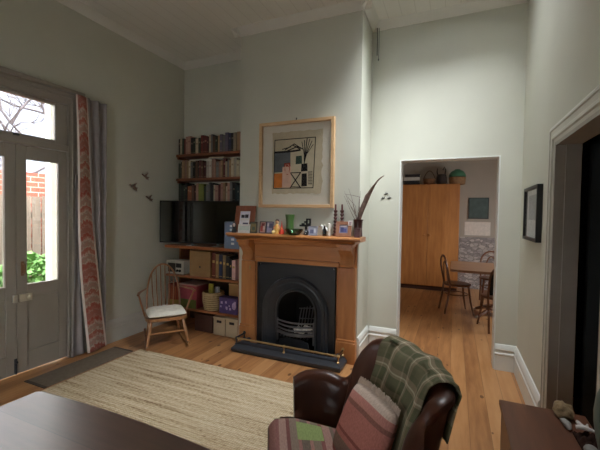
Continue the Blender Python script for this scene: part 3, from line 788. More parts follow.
# ----------------------------------------------------------- alcove shelves and books
SHZ = [(2.257,2.29), (1.932,1.965), (1.622,1.655)]
for nm, (a, b) in zip(('top', 'middle', 'lowest'), SHZ):
    t = thing('wall_shelf', {'top': 'highest of three reddish timber book shelves in the alcove', 'middle': 'middle one of three reddish timber book shelves in the alcove', 'lowest': 'book shelf just above the television in the alcove'}[nm], 'shelf', (-2.94,3.87,a), 0, None)
    MB().box(-.565,.64,-.12,.119,0,b-a).build('shelf_board', SHELFW, t, bevel=.003)
    for x in (-.55, .63): MB().box(x-.01, x+.01, -.10, .118, -.03, 0).build('cleat', SHELFW, t)
ORD = 'first second third fourth fifth sixth seventh eighth ninth tenth eleventh twelfth thirteenth fourteenth fifteenth sixteenth seventeenth eighteenth nineteenth twentieth twenty-first twenty-second twenty-third twenty-fourth twenty-fifth twenty-sixth twenty-seventh twenty-eighth twenty-ninth thirtieth thirty-first thirty-second'.split()
CN = {'k': ('black',(30,30,32)), 'c': ('cream',(196,184,156)), 'g': ('dark green',(44,60,44)), 'r': ('dark red',(112,40,36)), 'p': ('dusty pink',(176,134,116)), 'b': ('brown',(92,62,44)), 'n': ('navy blue',(40,46,74)),
      'y': ('yellow-green',(150,160,70)), 'o': ('orange-brown',(150,86,56)), 'w': ('off-white',(208,202,186)), 't': ('tan',(160,130,96)), 'u': ('grey-purple',(92,86,104)), 'e': ('dark teal',(40,62,66)), 's': ('grey',(110,112,110)), 'm': ('maroon',(84,34,36))}
ROWS = [('top shelf', 2.29, 'kcgrppkgcgrmrmcsbgtusunkctpbuun', .205, .245), ('middle shelf', 1.965, 'gktptcskbkmbmwwppsptrcstcwcwkmc', .2, .25), ('shelf above the television', 1.655, 'gkgkoobmpyygsskcprptcpskeekeesk', .195, .25)]
def book_mesh(th, h, dp, c, band):
    m = MB(); e = .003
    m.box(-th/2, -th/2+e, 0, dp, 0, h); m.box(th/2-e, th/2, 0, dp, 0, h); m.box(-th/2+e, th/2-e, 0, e, 0, h)
    m.box(-th/2+e, th/2-e, e, dp-.006, .003, h-.004, 1)
    if band: m.box(-th*.3, th*.3, -.0012, 0, h*band, h*(band+.1), 2); m.box(-th*.4, th*.4, -.0012, 0, h*.08, h*.1, 2)
    return m
for rowname, z, codes, h0, h1 in ROWS:
    rr = random.Random(len(rowname)*7+3); ths = [rr.uniform(.024,.045) for _ in codes]
    tot = sum(ths); span = 1.165; k = (span-.0012*len(codes))/tot
    x = -3.487
    for i, (cd, th) in enumerate(zip(codes, ths)):
        th *= k; nm, c = CN[cd]; h = rr.uniform(h0, h1); dp = rr.uniform(.15,.19)
        br = rr.uniform(.72,1.0); c2 = tuple(max(0, min(255, int(v*br))) for v in c)
        bc = tuple(int(v*.55+.45*q) for v, q in zip(c, (200,186,150) if sum(c) < 330 else (90,60,50)))
        o = book_mesh(th, h, dp, c2, rr.choice((.55,.6,.66,0))).build('book', [colmat(c2, .55), PAPER, colmat(bc, .5)])
        tag(o, '%s spined book, %s from the left on the %s' % (nm, ORD[i], rowname), 'book', 'books on the ' + rowname)
        o.location = (x+th/2, 3.765+rr.uniform(0,.02), z); x += th+.0012
# a grey book laid flat on the middle row
o = MB(); o.box(-.12,.12,0,.15,0,.003); o.box(-.12,.12,0,.15,.016,.019); o.box(-.118,.118,.002,.148,.003,.016,1)
o = o.build('book', [colmat((150,150,146)), PAPER]); tag(o, 'thin grey book laid flat on top of the middle row of books', 'book', 'books on the middle shelf'); put(o, (-2.86,3.775,2.2155))

# low bookcase under the television
t = thing('low_bookcase', 'low timber bookcase in the alcove under the television', 'bookcase', (-2.885,3.74,0))
A, B = -.575, .584
m = MB(); m.box(A, B, -.24, .245, 1.045, 1.08); m.build('bookcase_top', LOWW, t, bevel=.004)
for z in (.675, .262): MB().box(A+.02, B-.02, -.235, .23, z, z+.028).build('shelf', LOWW, t, bevel=.003)
for x, yf in ((A, .03), (B-.02, -.23)): MB().box(x, x+.02, yf, .23, 0, 1.045).build('side_panel', LOWW, t)
MB().box(A+.02, B-.02, .23, .24, 0, 1.045).build('back_panel', plain('dark_backboard', (58,40,30), .7, .1, 6), t)

# television
t = thing('television', 'black flat television on the low bookcase', 'television', (-2.985,3.615,1.0804), math.radians(14))
m = MB(); m.box(-.545,.545,-.022,.022,.03,.575); m.box(-.3,.3,.022,.05,.08,.42); m.build('casing', BLACK, t, bevel=.004)
MB().box(-.53,.53,-.0235,-.0215,.045,.562).build('screen', SCREEN, t)
for x in (-.1,.25): 
    m = MB(); m.box(x-.04,x+.04,-.09,.08,0,.008); m.box(x-.012,x+.012,-.01,.01,.008,.04); m.build('foot', SILVER, t)

t = thing('blue_box', 'pale blue storage box with white labels beside the television', 'box', (-2.425,3.52,1.08))
m = MB(); m.box(-.10,.11,-.015,.10,0,.32); m.build('box_body', plain('pale_blue_card', (112,130,158), .7, .1, 8), t, bevel=.003)
m = MB()
for (x, z) in ((.0,.27),(.0,.225),(.02,.11),(.02,.06),(-.04,.17)): m.box(x-.02,x+.022,-.0165,-.0145,z-.012,z+.014)
m.build('labels', plain('white_label', (220,222,224), .8, .03, 8), t)

# --- contents of the low bookcase
S1, S2 = .7042, .2912
t = thing('radio', 'white table radio with dark speaker grille at the left of the bookcase', 'radio', (-3.26,3.508,S1))
m = MB(); m.box(-.175,.11,0,.16,.006,.178); m.build('radio_body', plain('radio_white', (196,190,178), .5, .05, 6), t, bevel=.008)
m = MB(); m.box(-.14,-.02,-.004,.0,.03,.145); 
for k in range(7): m.box(-.14+k*.018,-.134+k*.018,-.007,-.004,.03,.145)
m.build('speaker_grille', plain('dark_grille', (58,52,48), .7, .2, 40), t)
m = MB(); m.box(-.01,.075,-.004,0,.09,.145); m.build('dial', plain('dial_dark', (30,28,28), .3, .05, 8), t)
for x in (.012,.055): MB().lathe([(.016,0),(.015,.014),(.006,.016)], (x,0,.05), 12, M=Matrix.Rotation(PI/2, 3, 'X')).build('knob', BLACK, t)
m = MB(); m.box(-.15,.08,.02,.14,0,.006); m.build('feet', BLACK, t)
t = thing('box_file', 'large plain brown box file on the upper bookcase shelf', 'box file', (-2.905,3.53,S1))
m = MB(); m.box(-.165,.135,.006,.2,0,.315); m.build('file_body', plain('brown_card', (120,94,62), .85, .08, 10, spec=.2), t, bevel=.003)
m = MB(); m.box(-.165,.16,0,.006,0,.318); m.box(.135,.16,.006,.2,0,.318); m.build('file_lid', plain('brown_card_edge', (142,112,76), .85, .08, 10, spec=.2), t, bevel=.002)
m = MB(); m.lathe([(.012,0),(.012,.002)], (0,-.001,.12), 12, M=Matrix.Rotation(PI/2, 3, 'X')); m.build('finger_hole', BLACK, t)
bx = -2.728
for (nm, c, th, h, lab) in (('book', (104,44,30), .055, .31, 'tall red-brown book standing beside the brown box file'), ('book', (136,108,66), .048, .30, 'tall gold-tan book between the red-brown and navy books'), ('book', (32,42,76), .05, .295, 'tall navy blue book on the upper bookcase shelf'),
        ('book', (120,100,66), .045, .29, 'tall olive-tan book right of the navy book'), ('book', (24,24,28), .05, .28, 'tall black book right of the olive-tan book'), ('book', (20,22,34), .03, .25, 'thin midnight blue book left of the pink book'), ('book', (222,180,180), .05, .235, 'pale pink book at the right end of the upper bookcase shelf')):
    o = book_mesh(th, h, .19, c, .6).build('book', [colmat(c, .5), PAPER, colmat((180,150,90), .4)]); tag(o, lab, 'book', 'books in the low bookcase'); put(o, (bx+th/2, 3.535, S1)); bx += th+.003
def crate(name, label, loc, w, d, h, c, rim, taper=.0):
    t = thing(name, label, 'box', loc)
    m = MB(); e = .006
    m.box(-w/2,w/2,0,e,0,h); m.box(-w/2,w/2,d-e,d,0,h); m.box(-w/2,-w/2+e,e,d-e,0,h); m.box(w/2-e,w/2,e,d-e,0,h); m.box(-w/2+e,w/2-e,e,d-e,0,e)
    m.build('box_body', colmat(c, .5), t, bevel=.003)
    m = MB(); m.box(-w/2-.006,w/2+.006,-.006,d+.006,h,h+.02); m.build('lid', colmat(rim, .5), t, bevel=.004)
    return t
t = thing('fabric_bag', 'orange-red striped fabric bag behind the rocking chair', 'bag', (-3.345,3.512,S2))
m = MB()
def bag(u, v):
    a = u*2*PI; r = 1-.12*v; sx = (abs(math.cos(a))**.5)*math.copysign(1, math.cos(a)); sy = (abs(math.sin(a))**.5)*math.copysign(1, math.sin(a))
    return Vector((.102*sx*(1-.05*math.sin(v*3)), .11+.1*sy, .27*v))
m.grid(bag, 32, 8, wrap=True)
def m_bag():
    mm, nt, p = newmat('bag_stripes'); o = sepxyz(nt, coord(nt))
    f = mth(nt, 'FRACT', mth(nt, 'MULTIPLY', o[0], 15))
    c = ramp(nt, [(0, lin((150,66,36))), (.4, lin((120,44,34))), (.7, lin((170,92,48))), (.85, lin((96,40,32)))], f, 'CONSTANT')
    c = mixc(nt, mth(nt, 'LESS_THAN', o[2], .08), c, lin((140,118,54)))
    nt.links.new(c, p.inputs['Base Color']); p.inputs['Roughness'].default_value = .9; return mm
m.build('bag_body', m_bag(), t, solid=.005, smooth=180)
m = MB().tube([(-.05,.01,.25),(-.045,.0,.30),(0,-.002,.325),(.045,0,.30),(.05,.01,.25)], .006, 6); m.build('bag_handle', colmat((96,40,32), .9), t)
t = crate('storage_box', 'pink storage box with a green base right of the orange bag', (-3.08,3.516,S2), .27, .24, .285, (150,62,72), (176,140,130))
MB().box(-.13,.13,-.0045,.001,.0,.11).build('green_base_band', colmat((92,104,46), .7), t)
t = thing('jute_basket', 'round woven jute basket holding packets on the lower bookcase shelf', 'basket', (-2.765,3.62,S2))
m = MB().lathe([(.10,0),(.115,.03),(.128,.12),(.132,.225),(.122,.228),(.118,.12),(.105,.04),(.09,.02)], (0,0,0), 24); m.build('basket_body', JUTE, t)
for k in range(8):
    z = .015+k*.027; r = .108+.024*min(1, z/.12); m = MB().tube([(r*math.cos(a*PI/12), r*math.sin(a*PI/12), z) for a in range(24)], .008, 6, closed=True)
    m.build('coil', JUTE, t)
o = MB().box(-.03,.03,-.018,.018,0,.3).build('packet', colmat((166,160,60), .5), bevel=.006); tag(o, 'yellow-green packet standing in the jute basket', 'packet'); put(o, (-2.79,3.61,S2+.021), .2)
o = MB().box(-.032,.032,-.016,.016,0,.255).build('packet', colmat((206,208,212), .5), bevel=.006); tag(o, 'white packet standing in the jute basket', 'packet'); put(o, (-2.735,3.66,S2+.021), -.2)
t = thing('patterned_box', 'purple patterned box at the front of the lower bookcase shelf', 'box', (-2.468,3.515,S2))
m = MB(); m.box(-.13,.128,0,.1,0,.175); m.build('box_body', plain('purple_card', (74,56,110), .6, .35, 16), t, bevel=.003)
m = MB(); m.box(-.132,.13,-.002,.102,.175,.195); m.build('lid', plain('purple_lid', (66,48,98), .6, .3, 16), t, bevel=.003)
m = MB()
rr = random.Random(2)
for k in range(9):
    x, z, s = rr.uniform(-.11,.1), rr.uniform(.02,.15), rr.uniform(.012,.026); m.prism([(x+s*math.cos(a*PI/4)*(1 if a % 2 else .6), z+s*math.sin(a*PI/4)*(1 if a % 2 else .6)) for a in range(8)], lambda x, z, d: (x, d, z), -.0016, -.0004)
m.prism([(.085+.03*math.cos(a*PI/5), .1+.045*math.sin(a*PI/5)) for a in range(10)], lambda x, z, d: (x, d, z), -.0018, -.0004)
m.build('printed_flowers', plain('pale_print', (176,160,196), .7, .2, 20), t)
t = thing('wooden_box', 'plain tan box standing behind the purple patterned box', 'box', (-2.47,3.72,S2))
m = MB(); m.box(-.13,.14,0,.13,0,.30); m.build('box_body', plain('tan_card', (186,142,88), .7, .08, 8), t, bevel=.003)
m = MB(); m.box(-.133,.143,-.003,.133,.30,.32); m.build('lid', plain('tan_card_lid', (196,152,98), .7, .08, 8), t, bevel=.003)
for x, lab in ((-2.615,'cream card storage box with cut-out handle on the floor beside the brown box'), (-2.43,'cream card storage box with cut-out handle nearest the fireplace')):
    t = thing('card_box', lab, 'box', (x,3.54,0), 0, 'cream boxes under the bookcase')
    MB().box(-.085,.085,0,.3,0,.205).build('box_body', plain('cream_card', (196,178,146), .8, .06, 8), t, bevel=.003)
    MB().box(-.088,.088,-.003,.303,.205,.225).build('lid', plain('cream_card_lid', (200,184,152), .8, .06, 8), t, bevel=.002)
    MB().box(-.035,.035,-.0025,.001,.155,.185).build('handle_hole', BLACK, t, bevel=.001)
t = thing('document_box', 'dark brown box on the floor at the left of the cream boxes', 'box', (-2.87,3.56,0))
MB().box(-.14,.14,0,.28,0,.2).build('box_body', plain('dark_red_brown', (70,42,32), .7, .15, 8), t, bevel=.004)
MB().box(-.143,.143,-.003,.283,.2,.22).build('lid', plain('dark_red_brown_lid', (76,46,34), .7, .15, 8), t, bevel=.003)

# ----------------------------------------------------------- mantel objects
MZ = 1.2889
def photoframe(name, label, loc, w, h, fw, fm, pics, lean=10, rz=0, bg=(210,206,200), cat='photo frame'):
    t = thing(name, label, cat, loc, rz)
    Rm = Matrix.Rotation(-math.radians(lean), 4, 'X')
    m = MB(); d = .014
    m.box(-w/2,-w/2+fw,-d,0,0,h,M=Rm); m.box(w/2-fw,w/2,-d,0,0,h,M=Rm); m.box(-w/2+fw,w/2-fw,-d,0,0,fw,M=Rm); m.box(-w/2+fw,w/2-fw,-d,0,h-fw,h,M=Rm); m.box(-w/2+.004,w/2-.004,0,.004,.004,h-.004,M=Rm)
    m.build('frame', fm, t, bevel=.002)
    m = MB(); mats = [colmat(bg, .4)]; m.box(-w/2+fw,w/2-fw,-.006,-.001,fw,h-fw,M=Rm)
    for k, (x0,x1,z0,z1,c) in enumerate(pics):
        mats.append(colmat(c, .4)); m.box(x0,x1,-.0075-.0002*k,-.006,z0,z1,k+1,M=Rm)
    m.build('photograph', mats, t)
    m = MB(); m.prism([(-.015,0),(.015,0),(.012,h*.75),(-.012,h*.75)], lambda x, z, dd: Rm @ Vector((x, .005+dd, z)) if z > 0 else Vector((x, .07+dd, .0005)), 0, .003); m.build('strut', fm, t)
    return t
photoframe('photo_frame', 'large red-brown wooden photo frame at the left end of the mantel', (-2.185,3.40,MZ), .26, .305, .062, REDW,
    [(-.066,.066,.16,.235,(206,202,214)),(-.05,-.005,.165,.2,(34,30,34)),(.0,.045,.165,.205,(44,36,40)),(-.06,.06,.062,.135,(214,212,216)),(-.02,.05,.08,.11,(80,76,100))], 11)
photoframe('card', 'small white card propped in front of the red-brown photo frame', (-2.115,3.30,MZ), .15, .095, .004, colmat((206,206,198), .7), [(-.06,.06,.03,.075,(186,196,186))], 8, cat='card')
t = thing('small_ornament', 'dark little ornament with a pale face at the far left end of the mantel', 'ornament', (-2.245,3.30,MZ))
MB().lathe([(.026,0),(.028,.01),(.02,.05),(.024,.08),(.018,.1),(.008,.12),(.003,.13)], n=14).build('ornament_body', colmat((26,24,28), .4), t)
MB().ball((.008,-.016,.085), (.016,.01,.022)).build('pale_face', colmat((206,186,176), .5), t)
photoframe('photo_frame', 'small dark green and ochre picture left of the red patterned one', (-2.005,3.31,MZ), .085, .125, .008, colmat((58,52,40), .5), [(-.03,.03,.02,.1,(120,104,66)),(-.015,.02,.03,.07,(70,80,66))], 10, .1, (86,80,60))
photoframe('photo_frame', 'small red and white patterned picture on the left half of the mantel', (-1.92,3.37,MZ), .085, .13, .008, colmat((66,50,44), .5), [(-.03,.0,.02,.08,(168,74,66)),(.0,.03,.04,.1,(204,180,172)),(-.02,.02,.08,.11,(120,50,48))], 10, -.05, (190,150,140))
photoframe('photo_frame', 'small grey-blue picture left of the yellow figurine', (-1.835,3.37,MZ), .085, .13, .008, colmat((62,62,78), .5), [(-.03,.02,.02,.07,(150,146,170)),(-.01,.03,.06,.11,(92,88,112)),(-.03,-.01,.08,.11,(200,190,190))], 10, .05, (160,150,160))
t = thing('figurine', 'yellow dressed doll figurine with a dark head on the mantel', 'figurine', (-1.725,3.335,MZ))
m = MB().lathe([(.036,0),(.04,.008),(.032,.04),(.024,.075),(.014,.1),(.01,.108)], n=14); m.build('dress', colmat((222,176,92), .5), t)
m = MB().ball((0,0,.128), (.02,.02,.024)); m.build('head', colmat((206,160,120), .5), t)
m = MB().ball((0,.006,.14), (.023,.022,.02)); m.build('hair', colmat((60,44,40), .7), t)
m = MB()
for s in (-1,1): m.tube([(s*.015,0,.095),(s*.034,-.01,.07),(s*.022,-.03,.055)], [.008,.007,.006], 6)
m.build('arms', colmat((214,140,90), .5), t)
m = MB().ball((-.028,-.026,.02), .02); m.build('skirt_bow', colmat((236,214,140), .5), t)
t = thing('figurine', 'small bright red figurine between yellow doll and green vase', 'figurine', (-1.668,3.33,MZ))
m = MB().lathe([(.026,0),(.028,.01),(.022,.04),(.012,.06),(.006,.1),(.002,.14)], n=12); m.build('figure_body', colmat((190,52,32), .4), t)
m = MB().ball((0,-.012,.06), (.013,.012,.014)); m.build('head', colmat((226,130,70), .5), t)
t = thing('vase', 'tall plain green vase with a flared lip on the mantel', 'vase', (-1.612,3.41,MZ))
MB().lathe([(.042,0),(.045,.01),(.042,.06),(.042,.14),(.05,.2),(.052,.21),(.046,.209),(.036,.14),(.034,.06),(.034,.02)], n=20).build('vase_body', plain('green_glaze', (74,106,54), .35, .12, 10), t)
t = thing('glass_dish', 'low green glass dish in front of the green vase', 'dish', (-1.515,3.31,MZ))
MB().lathe([(.055,0),(.062,.006),(.09,.04),(.096,.062),(.092,.062),(.084,.04),(.056,.01)], n=24).build('dish_bowl', GREENGLASS, t)
MB().lathe([(.05,0),(.056,.004),(.05,.006)], n=24).build('dish_foot', GREENGLASS, t)
t = thing('toy_figure', 'small black angular metal figure in the middle of the mantel', 'ornament', (-1.43,3.43,MZ))
m = MB(); m.box(-.012,.012,-.01,.01,0,.09); m.box(-.026,.026,-.016,.016,0,.01); m.build('stem', BLACK, t, bevel=.001)
m = MB(); m.box(-.075,.05,-.01,.01,.085,.105); m.box(-.05,-.02,-.012,.012,.09,.12); m.build('cross_arm', BLACK, t, bevel=.001)
m = MB(); m.box(.0,.052,-.01,.01,.155,.17); m.box(-.0,.015,-.01,.01,.105,.155); m.box(.037,.052,-.01,.01,.115,.155); m.box(0,.052,-.01,.01,.105,.12); m.box(-.022,0,-.01,.01,.125,.142); m.build('square_head', BLACK, t, bevel=.001)
photoframe('photo_frame', 'small silver blue photo right of the black figure', (-1.312,3.32,MZ), .1, .095, .006, colmat((150,152,166), .4), [(-.03,.01,.02,.06,(108,112,140)),(.01,.035,.03,.075,(206,206,216))], 12, 0, (176,178,194))
t = thing('ornament', 'dark round ornament with white spots behind the silver blue photo', 'ornament', (-1.375,3.30,MZ))
MB().lathe([(.014,0),(.022,.008),(.028,.03),(.02,.052),(.006,.062)], n=14).build('ornament_body', colmat((40,42,46), .4), t)
m = MB()
for a, z in ((-2.2,.03),(-1.5,.02),(-1.2,.042),(-1.8,.046)): m.ball((.026*math.cos(a),.026*math.sin(a),z), .005, nu=8, nv=5)
m.build('spots', colmat((210,210,206), .5), t)
t = thing('ceramic_bird', 'white ceramic bird ornament left of the white candle', 'ornament', (-1.215,3.41,MZ))
m = MB().ball((0,0,.055), (.042,.026,.034), M=Matrix.Rotation(.3, 3, 'Y')); m.ball((-.035,0,.092), .018); m.tube([(.03,0,.05),(.06,0,.085),(.075,0,.12)], [.018,.014,.004], 8); m.build('bird_body', colmat((214,214,206), .35), t)
m = MB().tube([(-.05,0,.092),(-.068,0,.088)], [.006,.001], 6); m.build('beak', colmat((180,130,60), .5), t)
m = MB(); m.lathe([(.022,0),(.02,.008),(.008,.014),(.008,.028)], n=12); m.build('bird_foot', colmat((60,66,60), .5), t)
t = thing('dark_bottle', 'small dark bottle between white bird and white candle', 'bottle', (-1.19,3.33,MZ))
MB().lathe([(.018,0),(.02,.005),(.02,.06),(.009,.08),(.009,.1)], n=14).build('bottle_body', colmat((24,26,26), .2), t)
MB().lathe([(.011,.1),(.011,.115),(.003,.116)], n=12).build('stopper', colmat((200,198,190), .5), t)
t = thing('candle', 'short plain white candle left of the dark red candlesticks', 'candle', (-1.145,3.34,MZ))
MB().lathe([(.013,0),(.014,.004),(.013,.125),(.009,.128)], n=14).build('wax', colmat((232,230,220), .5), t)
MB().tube([(0,0,.127),(.002,0,.14)], .0015, 5).build('wick', BLACK, t)
def candlestick(label, x, y):
    t = thing('candlestick', label, 'candlestick', (x,y,MZ), 0, 'turned candlesticks on the mantel')
    pr = [(.029,0),(.031,.012),(.022,.022),(.012,.03)]
    z = .03
    for k in range(6): pr += [(.02,z+.012),(.021,z+.02),(.011,z+.032)]; z += .034
    pr += [(.018,z+.008),(.022,z+.018),(.02,z+.026),(.008,z+.028)]
    MB().lathe(pr, n=14).build('stick', DKRED, t)
    MB().lathe([(.009,z+.02),(.009,z+.085),(.004,z+.088)], n=10).build('candle_stub', colmat((92,36,32), .5), t)
candlestick('left one of two dark red turned wooden candlesticks', -1.112, 3.44)
candlestick('right one of two dark red turned wooden candlesticks', -1.045, 3.445)
pf = photoframe('photo_frame', 'pinkish wooden photo frame leaning before the feather vase', (-.995,3.335,MZ), .155, .15, .034, PINKW, [(-.03,.0,.045,.09,(66,70,116)),(.0,.03,.045,.08,(90,96,150)),(-.035,.03,.095,.112,(200,196,206))], 12, 0, (140,140,168))
m = MB(); Rm = Matrix.Rotation(-math.radians(12), 4, 'X'); m.box(.045,.085,-.018,-.0155,.108,.16,M=Rm); m.box(.052,.078,-.0186,-.018,.116,.148,1,M=Rm)
m.build('tucked_photo', [colmat((224,216,210), .5), colmat((150,130,134), .5)], pf)['label'] = 'tiny white photo tucked in the frame corner'
t = thing('feather_vase', 'dark brown vase holding a long curved feather and twigs', 'vase', (-.872,3.43,MZ))
MB().lathe([(.04,0),(.044,.01),(.04,.08),(.044,.15),(.05,.17),(.044,.171),(.034,.1),(.03,.02)], n=16).build('vase_body', plain('brown_glaze', (66,32,28), .4, .15, 8), t)
pts = [(0,0,.14),(.03,-.01,.25),(.09,-.03,.38),(.15,-.06,.48),(.21,-.09,.55),(.265,-.11,.585)]
m = MB()
Vp = [Vector(p) for p in pts]
def bez(tt):
    k = min(int(tt*5), 4); f = tt*5-k; p0 = Vp[max(k-1,0)]; p1 = Vp[k]; p2 = Vp[k+1]; p3 = Vp[min(k+2,5)]
    return .5*((2*p1)+(p2-p0)*f+(2*p0-5*p1+4*p2-p3)*f*f+(3*p1-p0-3*p2+p3)*f**3)
fp = [bez(k/24) for k in range(25)]
m.tube(fp, [.004]*8+[.016,.022,.026,.026,.025,.023,.02,.018,.016,.014,.012,.011,.01,.009,.007,.005,.002], 8, flat=(1,.35)) if False else m.tube(fp, [.008,.012,.018,.022,.024,.025,.025,.025,.024,.023,.022,.02,.018,.016,.013,.011,.009,.008,.007,.007,.006,.006,.005,.004,.002], 8, flat=(.45,1))
m.build('long_feather', plain('feather_grey', (138,114,102), .9, .3, 30), t)
m = MB()
m.tube([(.01,0,.14),(.03,-.02,.26),(.085,-.03,.40),(.095,-.03,.43)], [.006,.014,.016,.004], 7, flat=(.5,1)); m.build('short_feather', plain('feather_pale', (128,108,98), .9, .3, 30), t)
m = MB(); rr = random.Random(6)
for k in range(10):
    a, L = rr.uniform(-.9,.35), rr.uniform(.16,.36); q = Vector((rr.uniform(-.015,.015), rr.uniform(-.01,.01), .13)); P = [q]
    for j in range(4): q = q+Vector((math.sin(a)*L/4*.75+rr.gauss(0,.006), rr.gauss(0,.006), L/4)); P.append(q.copy())
    m.tube(P, [.0028,.0026,.0022,.0018,.001], 5)
m.tube([(-.02,0,.14),(-.03,0,.3),(-.1,-.01,.38),(-.13,-.01,.42),(-.06,-.01,.41),(.02,-.01,.39)], .002, 5)
m.build('twigs', plain('twig_brown', (96,74,66), .9, .15, 20), t)
t = thing('trinket_box', 'small dark red box at the right end of the mantel', 'box', (-.845,3.31,MZ))
MB().box(-.026,.026,-.03,.03,0,.07).build('box_body', plain('dark_red_lacquer', (82,32,30), .4, .15, 12), t, bevel=.002)
MB().box(-.028,.028,-.032,.032,.07,.09).build('lid', plain('dark_red_lacquer_lid', (70,28,28), .4, .15, 12), t, bevel=.003)

# ----------------------------------------------------------- wall ornaments
def birdmesh(s=1):
    m = MB()
    m.ball((0,0,0), (.012*s,.034*s,.012*s), nu=10, nv=7)
    m.ball((0,-.034*s,.006*s), .011*s, nu=8, nv=6)
    m.tube([(0,-.043*s,.006*s),(0,-.056*s,.004*s)], [.004*s,.001], 5)
    m.prism([(.0,.01),(-.02,.055),(.0,.045),(.02,.06),(.012,.01)], lambda a, b, d: (d, b*s+.012*s, a*s-.008*s), -.003*s, .003*s)
    m.prism([(-.012,0),(.014,.005),(.03,.055),(.012,.04),(.0,.03)], lambda a, b, d: (d+.006*s, a*s+.004*s, b*s), -.003*s, .003*s)
    m.prism([(-.008,0),(.012,0),(.03,-.04),(.008,-.028)], lambda a, b, d: (d+.004*s, a*s+.006*s, b*s*.8), -.003*s, .003*s)
    return m
BIRDM = plain('bird_brown', (124,102,88), .6, .25, 20)
for (y, z, s, lab) in ((3.096,1.808,1.25,'largest and leftmost of three flying bird ornaments on left wall'), (3.276,1.953,1.2,'uppermost of three flying bird ornaments on the left wall'), (3.34,1.681,1.2,'lowest of three flying bird ornaments on the left wall')):
    o = birdmesh(s*.85).build('hanging_bird_ornament', BIRDM); tag(o, lab, 'ornament', 'flying birds on the left wall'); put(o, (XL+.0132, y, z)); o.rotation_euler = (-.3,0,0)
for (x, z, lab) in ((-.735,1.69,'leftmost of three tiny dark bird ornaments right of the chimney'), (-.70,1.74,'uppermost of three tiny dark bird ornaments right of the chimney'), (-.665,1.695,'rightmost of three tiny dark bird ornaments right of the chimney')):
    o = birdmesh(.38).build('hanging_bird_ornament', plain('bird_dark', (38,36,34), .6, .2, 20)); tag(o, lab, 'ornament', 'tiny birds right of the chimney'); put(o, (x, YR-.005, z)); o.rotation_euler = (.4,0,-PI/2)
t = thing('ceiling_pull', 'short grey cord hanging from the ceiling corner right of the chimney', 'cord', (-.80,3.885,3.20))
MB().tube([(0,0,0),(.002,0,.15),(.0,0,.33)], .004, 6).build('cord', plain('cord_grey', (120,122,116), .8, .1, 10), t)
MB().tube([(-.016,0,.04),(-.016,0,.2),(-.02,0,.335)], .006, 6).build('cable', plain('cable_grey', (96,98,92), .8, .1, 10), t)
MB().lathe([(.003,-.02),(.008,-.012),(.008,0),(.003,.006)], n=10).build('cord_end', plain('cord_grey_end', (90,92,88), .7, .1, 10), t)

t = thing('framed_print', 'black framed print on the right wall beside the doorway', 'picture', (XR,3.32,1.535))
m = MB(); w2, h2 = .27, .215
for (a, b, z0, z1) in ((-w2,-w2+.025,-h2,h2),(w2-.025,w2,-h2,h2),(-w2+.025,w2-.025,h2-.025,h2),(-w2+.025,w2-.025,-h2,-h2+.025)): m.box(-.038,-.001,a,b,z0,z1)
m.build('frame', plain('black_frame', (16,16,17), .4, .05, 8), t, bevel=.002)
m = MB(); m.box(-.012,-.003,-w2+.025,w2-.025,-h2+.025,h2-.025); m.box(-.0135,-.012,-.17,.17,-.05,.15,1); m.build('print', [colmat((206,206,206), .6), colmat((158,160,164), .6)], t)
MB().box(-.03,-.028,-w2+.025,w2-.025,-h2+.025,h2-.025).build('glazing', LOWGLASS, t)

# ----------------------------------------------------------- rocking chair
t = thing('rocking_chair', 'small spindle back wooden rocking chair near the bookcase', 'chair', (-3.03,3.085,0), math.atan2(-.62,.78)+PI/2)
# local: front is -y, x to the right of someone facing the front
m = MB()
def seatpt(u, v, z):
    a = u*2*PI; c, s = math.cos(a), math.sin(a); k = (abs(c)**4+abs(s)**4)**-.25
    return Vector((.225*c*k*v*(1-.07*(s > 0)*s), .205*s*k*v, z))
m.slab(lambda u, v: seatpt(u, max(v,.001), .335-.012*(1-v)), lambda u, v: seatpt(u, max(v,.001), .302), 32, 6); 
bmesh.ops.remove_doubles(m.bm, verts=m.bm.verts[:], dist=.0005)
m.build('seat', ELM, t)
hoop = []
for k in range(25):
    a = PI*k/24; hoop.append((-.185*math.cos(a)*(1+.08*math.sin(a)), .16+.13*math.sin(a)**.8, .32+.55*math.sin(a)**.75))
m = MB().tube(hoop, .011, 8); m.build('hoop_back', ELM, t)
for k in range(6):
    x = -.12+k*.048; sa = math.sqrt(max(0, 1-(x/.195)**2)); m = MB().tube([(x*.85,.165,.32),(x,.165+.13*sa**.8*.6,.32+.27*sa),(x*1.06,.16+.13*sa**.8,.32+.55*sa**.75)], [.006,.0075,.006], 6); m.build('spindle', ELM, t)
for s in (-1,1):
    m = MB().tube([(s*.19,.20,.60),(s*.232,.08,.605),(s*.282,-.06,.61),(s*.298,-.165,.605)], [.011,.013,.016,.014], 8, flat=(1,.7)); m.build('arm', ELM, t)
    m = MB().tube([(s*.291,-.13,.602),(s*.26,-.06,.48),(s*.216,-.0,.315)], [.009,.011,.010], 8); m.build('arm_support', ELM, t)
    m = MB().tube([(s*.165,-.15,.31),(s*.19,-.185,.18),(s*.215,-.22,.052)], [.014,.018,.011], 8); m.build('leg', ELM, t)
    m = MB().tube([(s*.15,.13,.31),(s*.165,.17,.18),(s*.185,.215,.05)], [.014,.018,.011], 8); m.build('leg', ELM, t)
    m = MB(); P = [(s*(.215-.02*k/12), -.29+.64*k/12, .017+.045*((k-5.2)/6.2)**2) for k in range(13)]
    m.tube(P, .016, 8, flat=(.8,1)); m.build('rocker', ELM, t)
    m = MB().tube([(s*.187,-.18,.185),(s*.164,.165,.19)], .009, 8); m.build('stretcher', ELM, t)
m = MB().tube([(-.187,-.188,.172),(.187,-.188,.172)], .010, 8); m.build('stretcher', ELM, t)
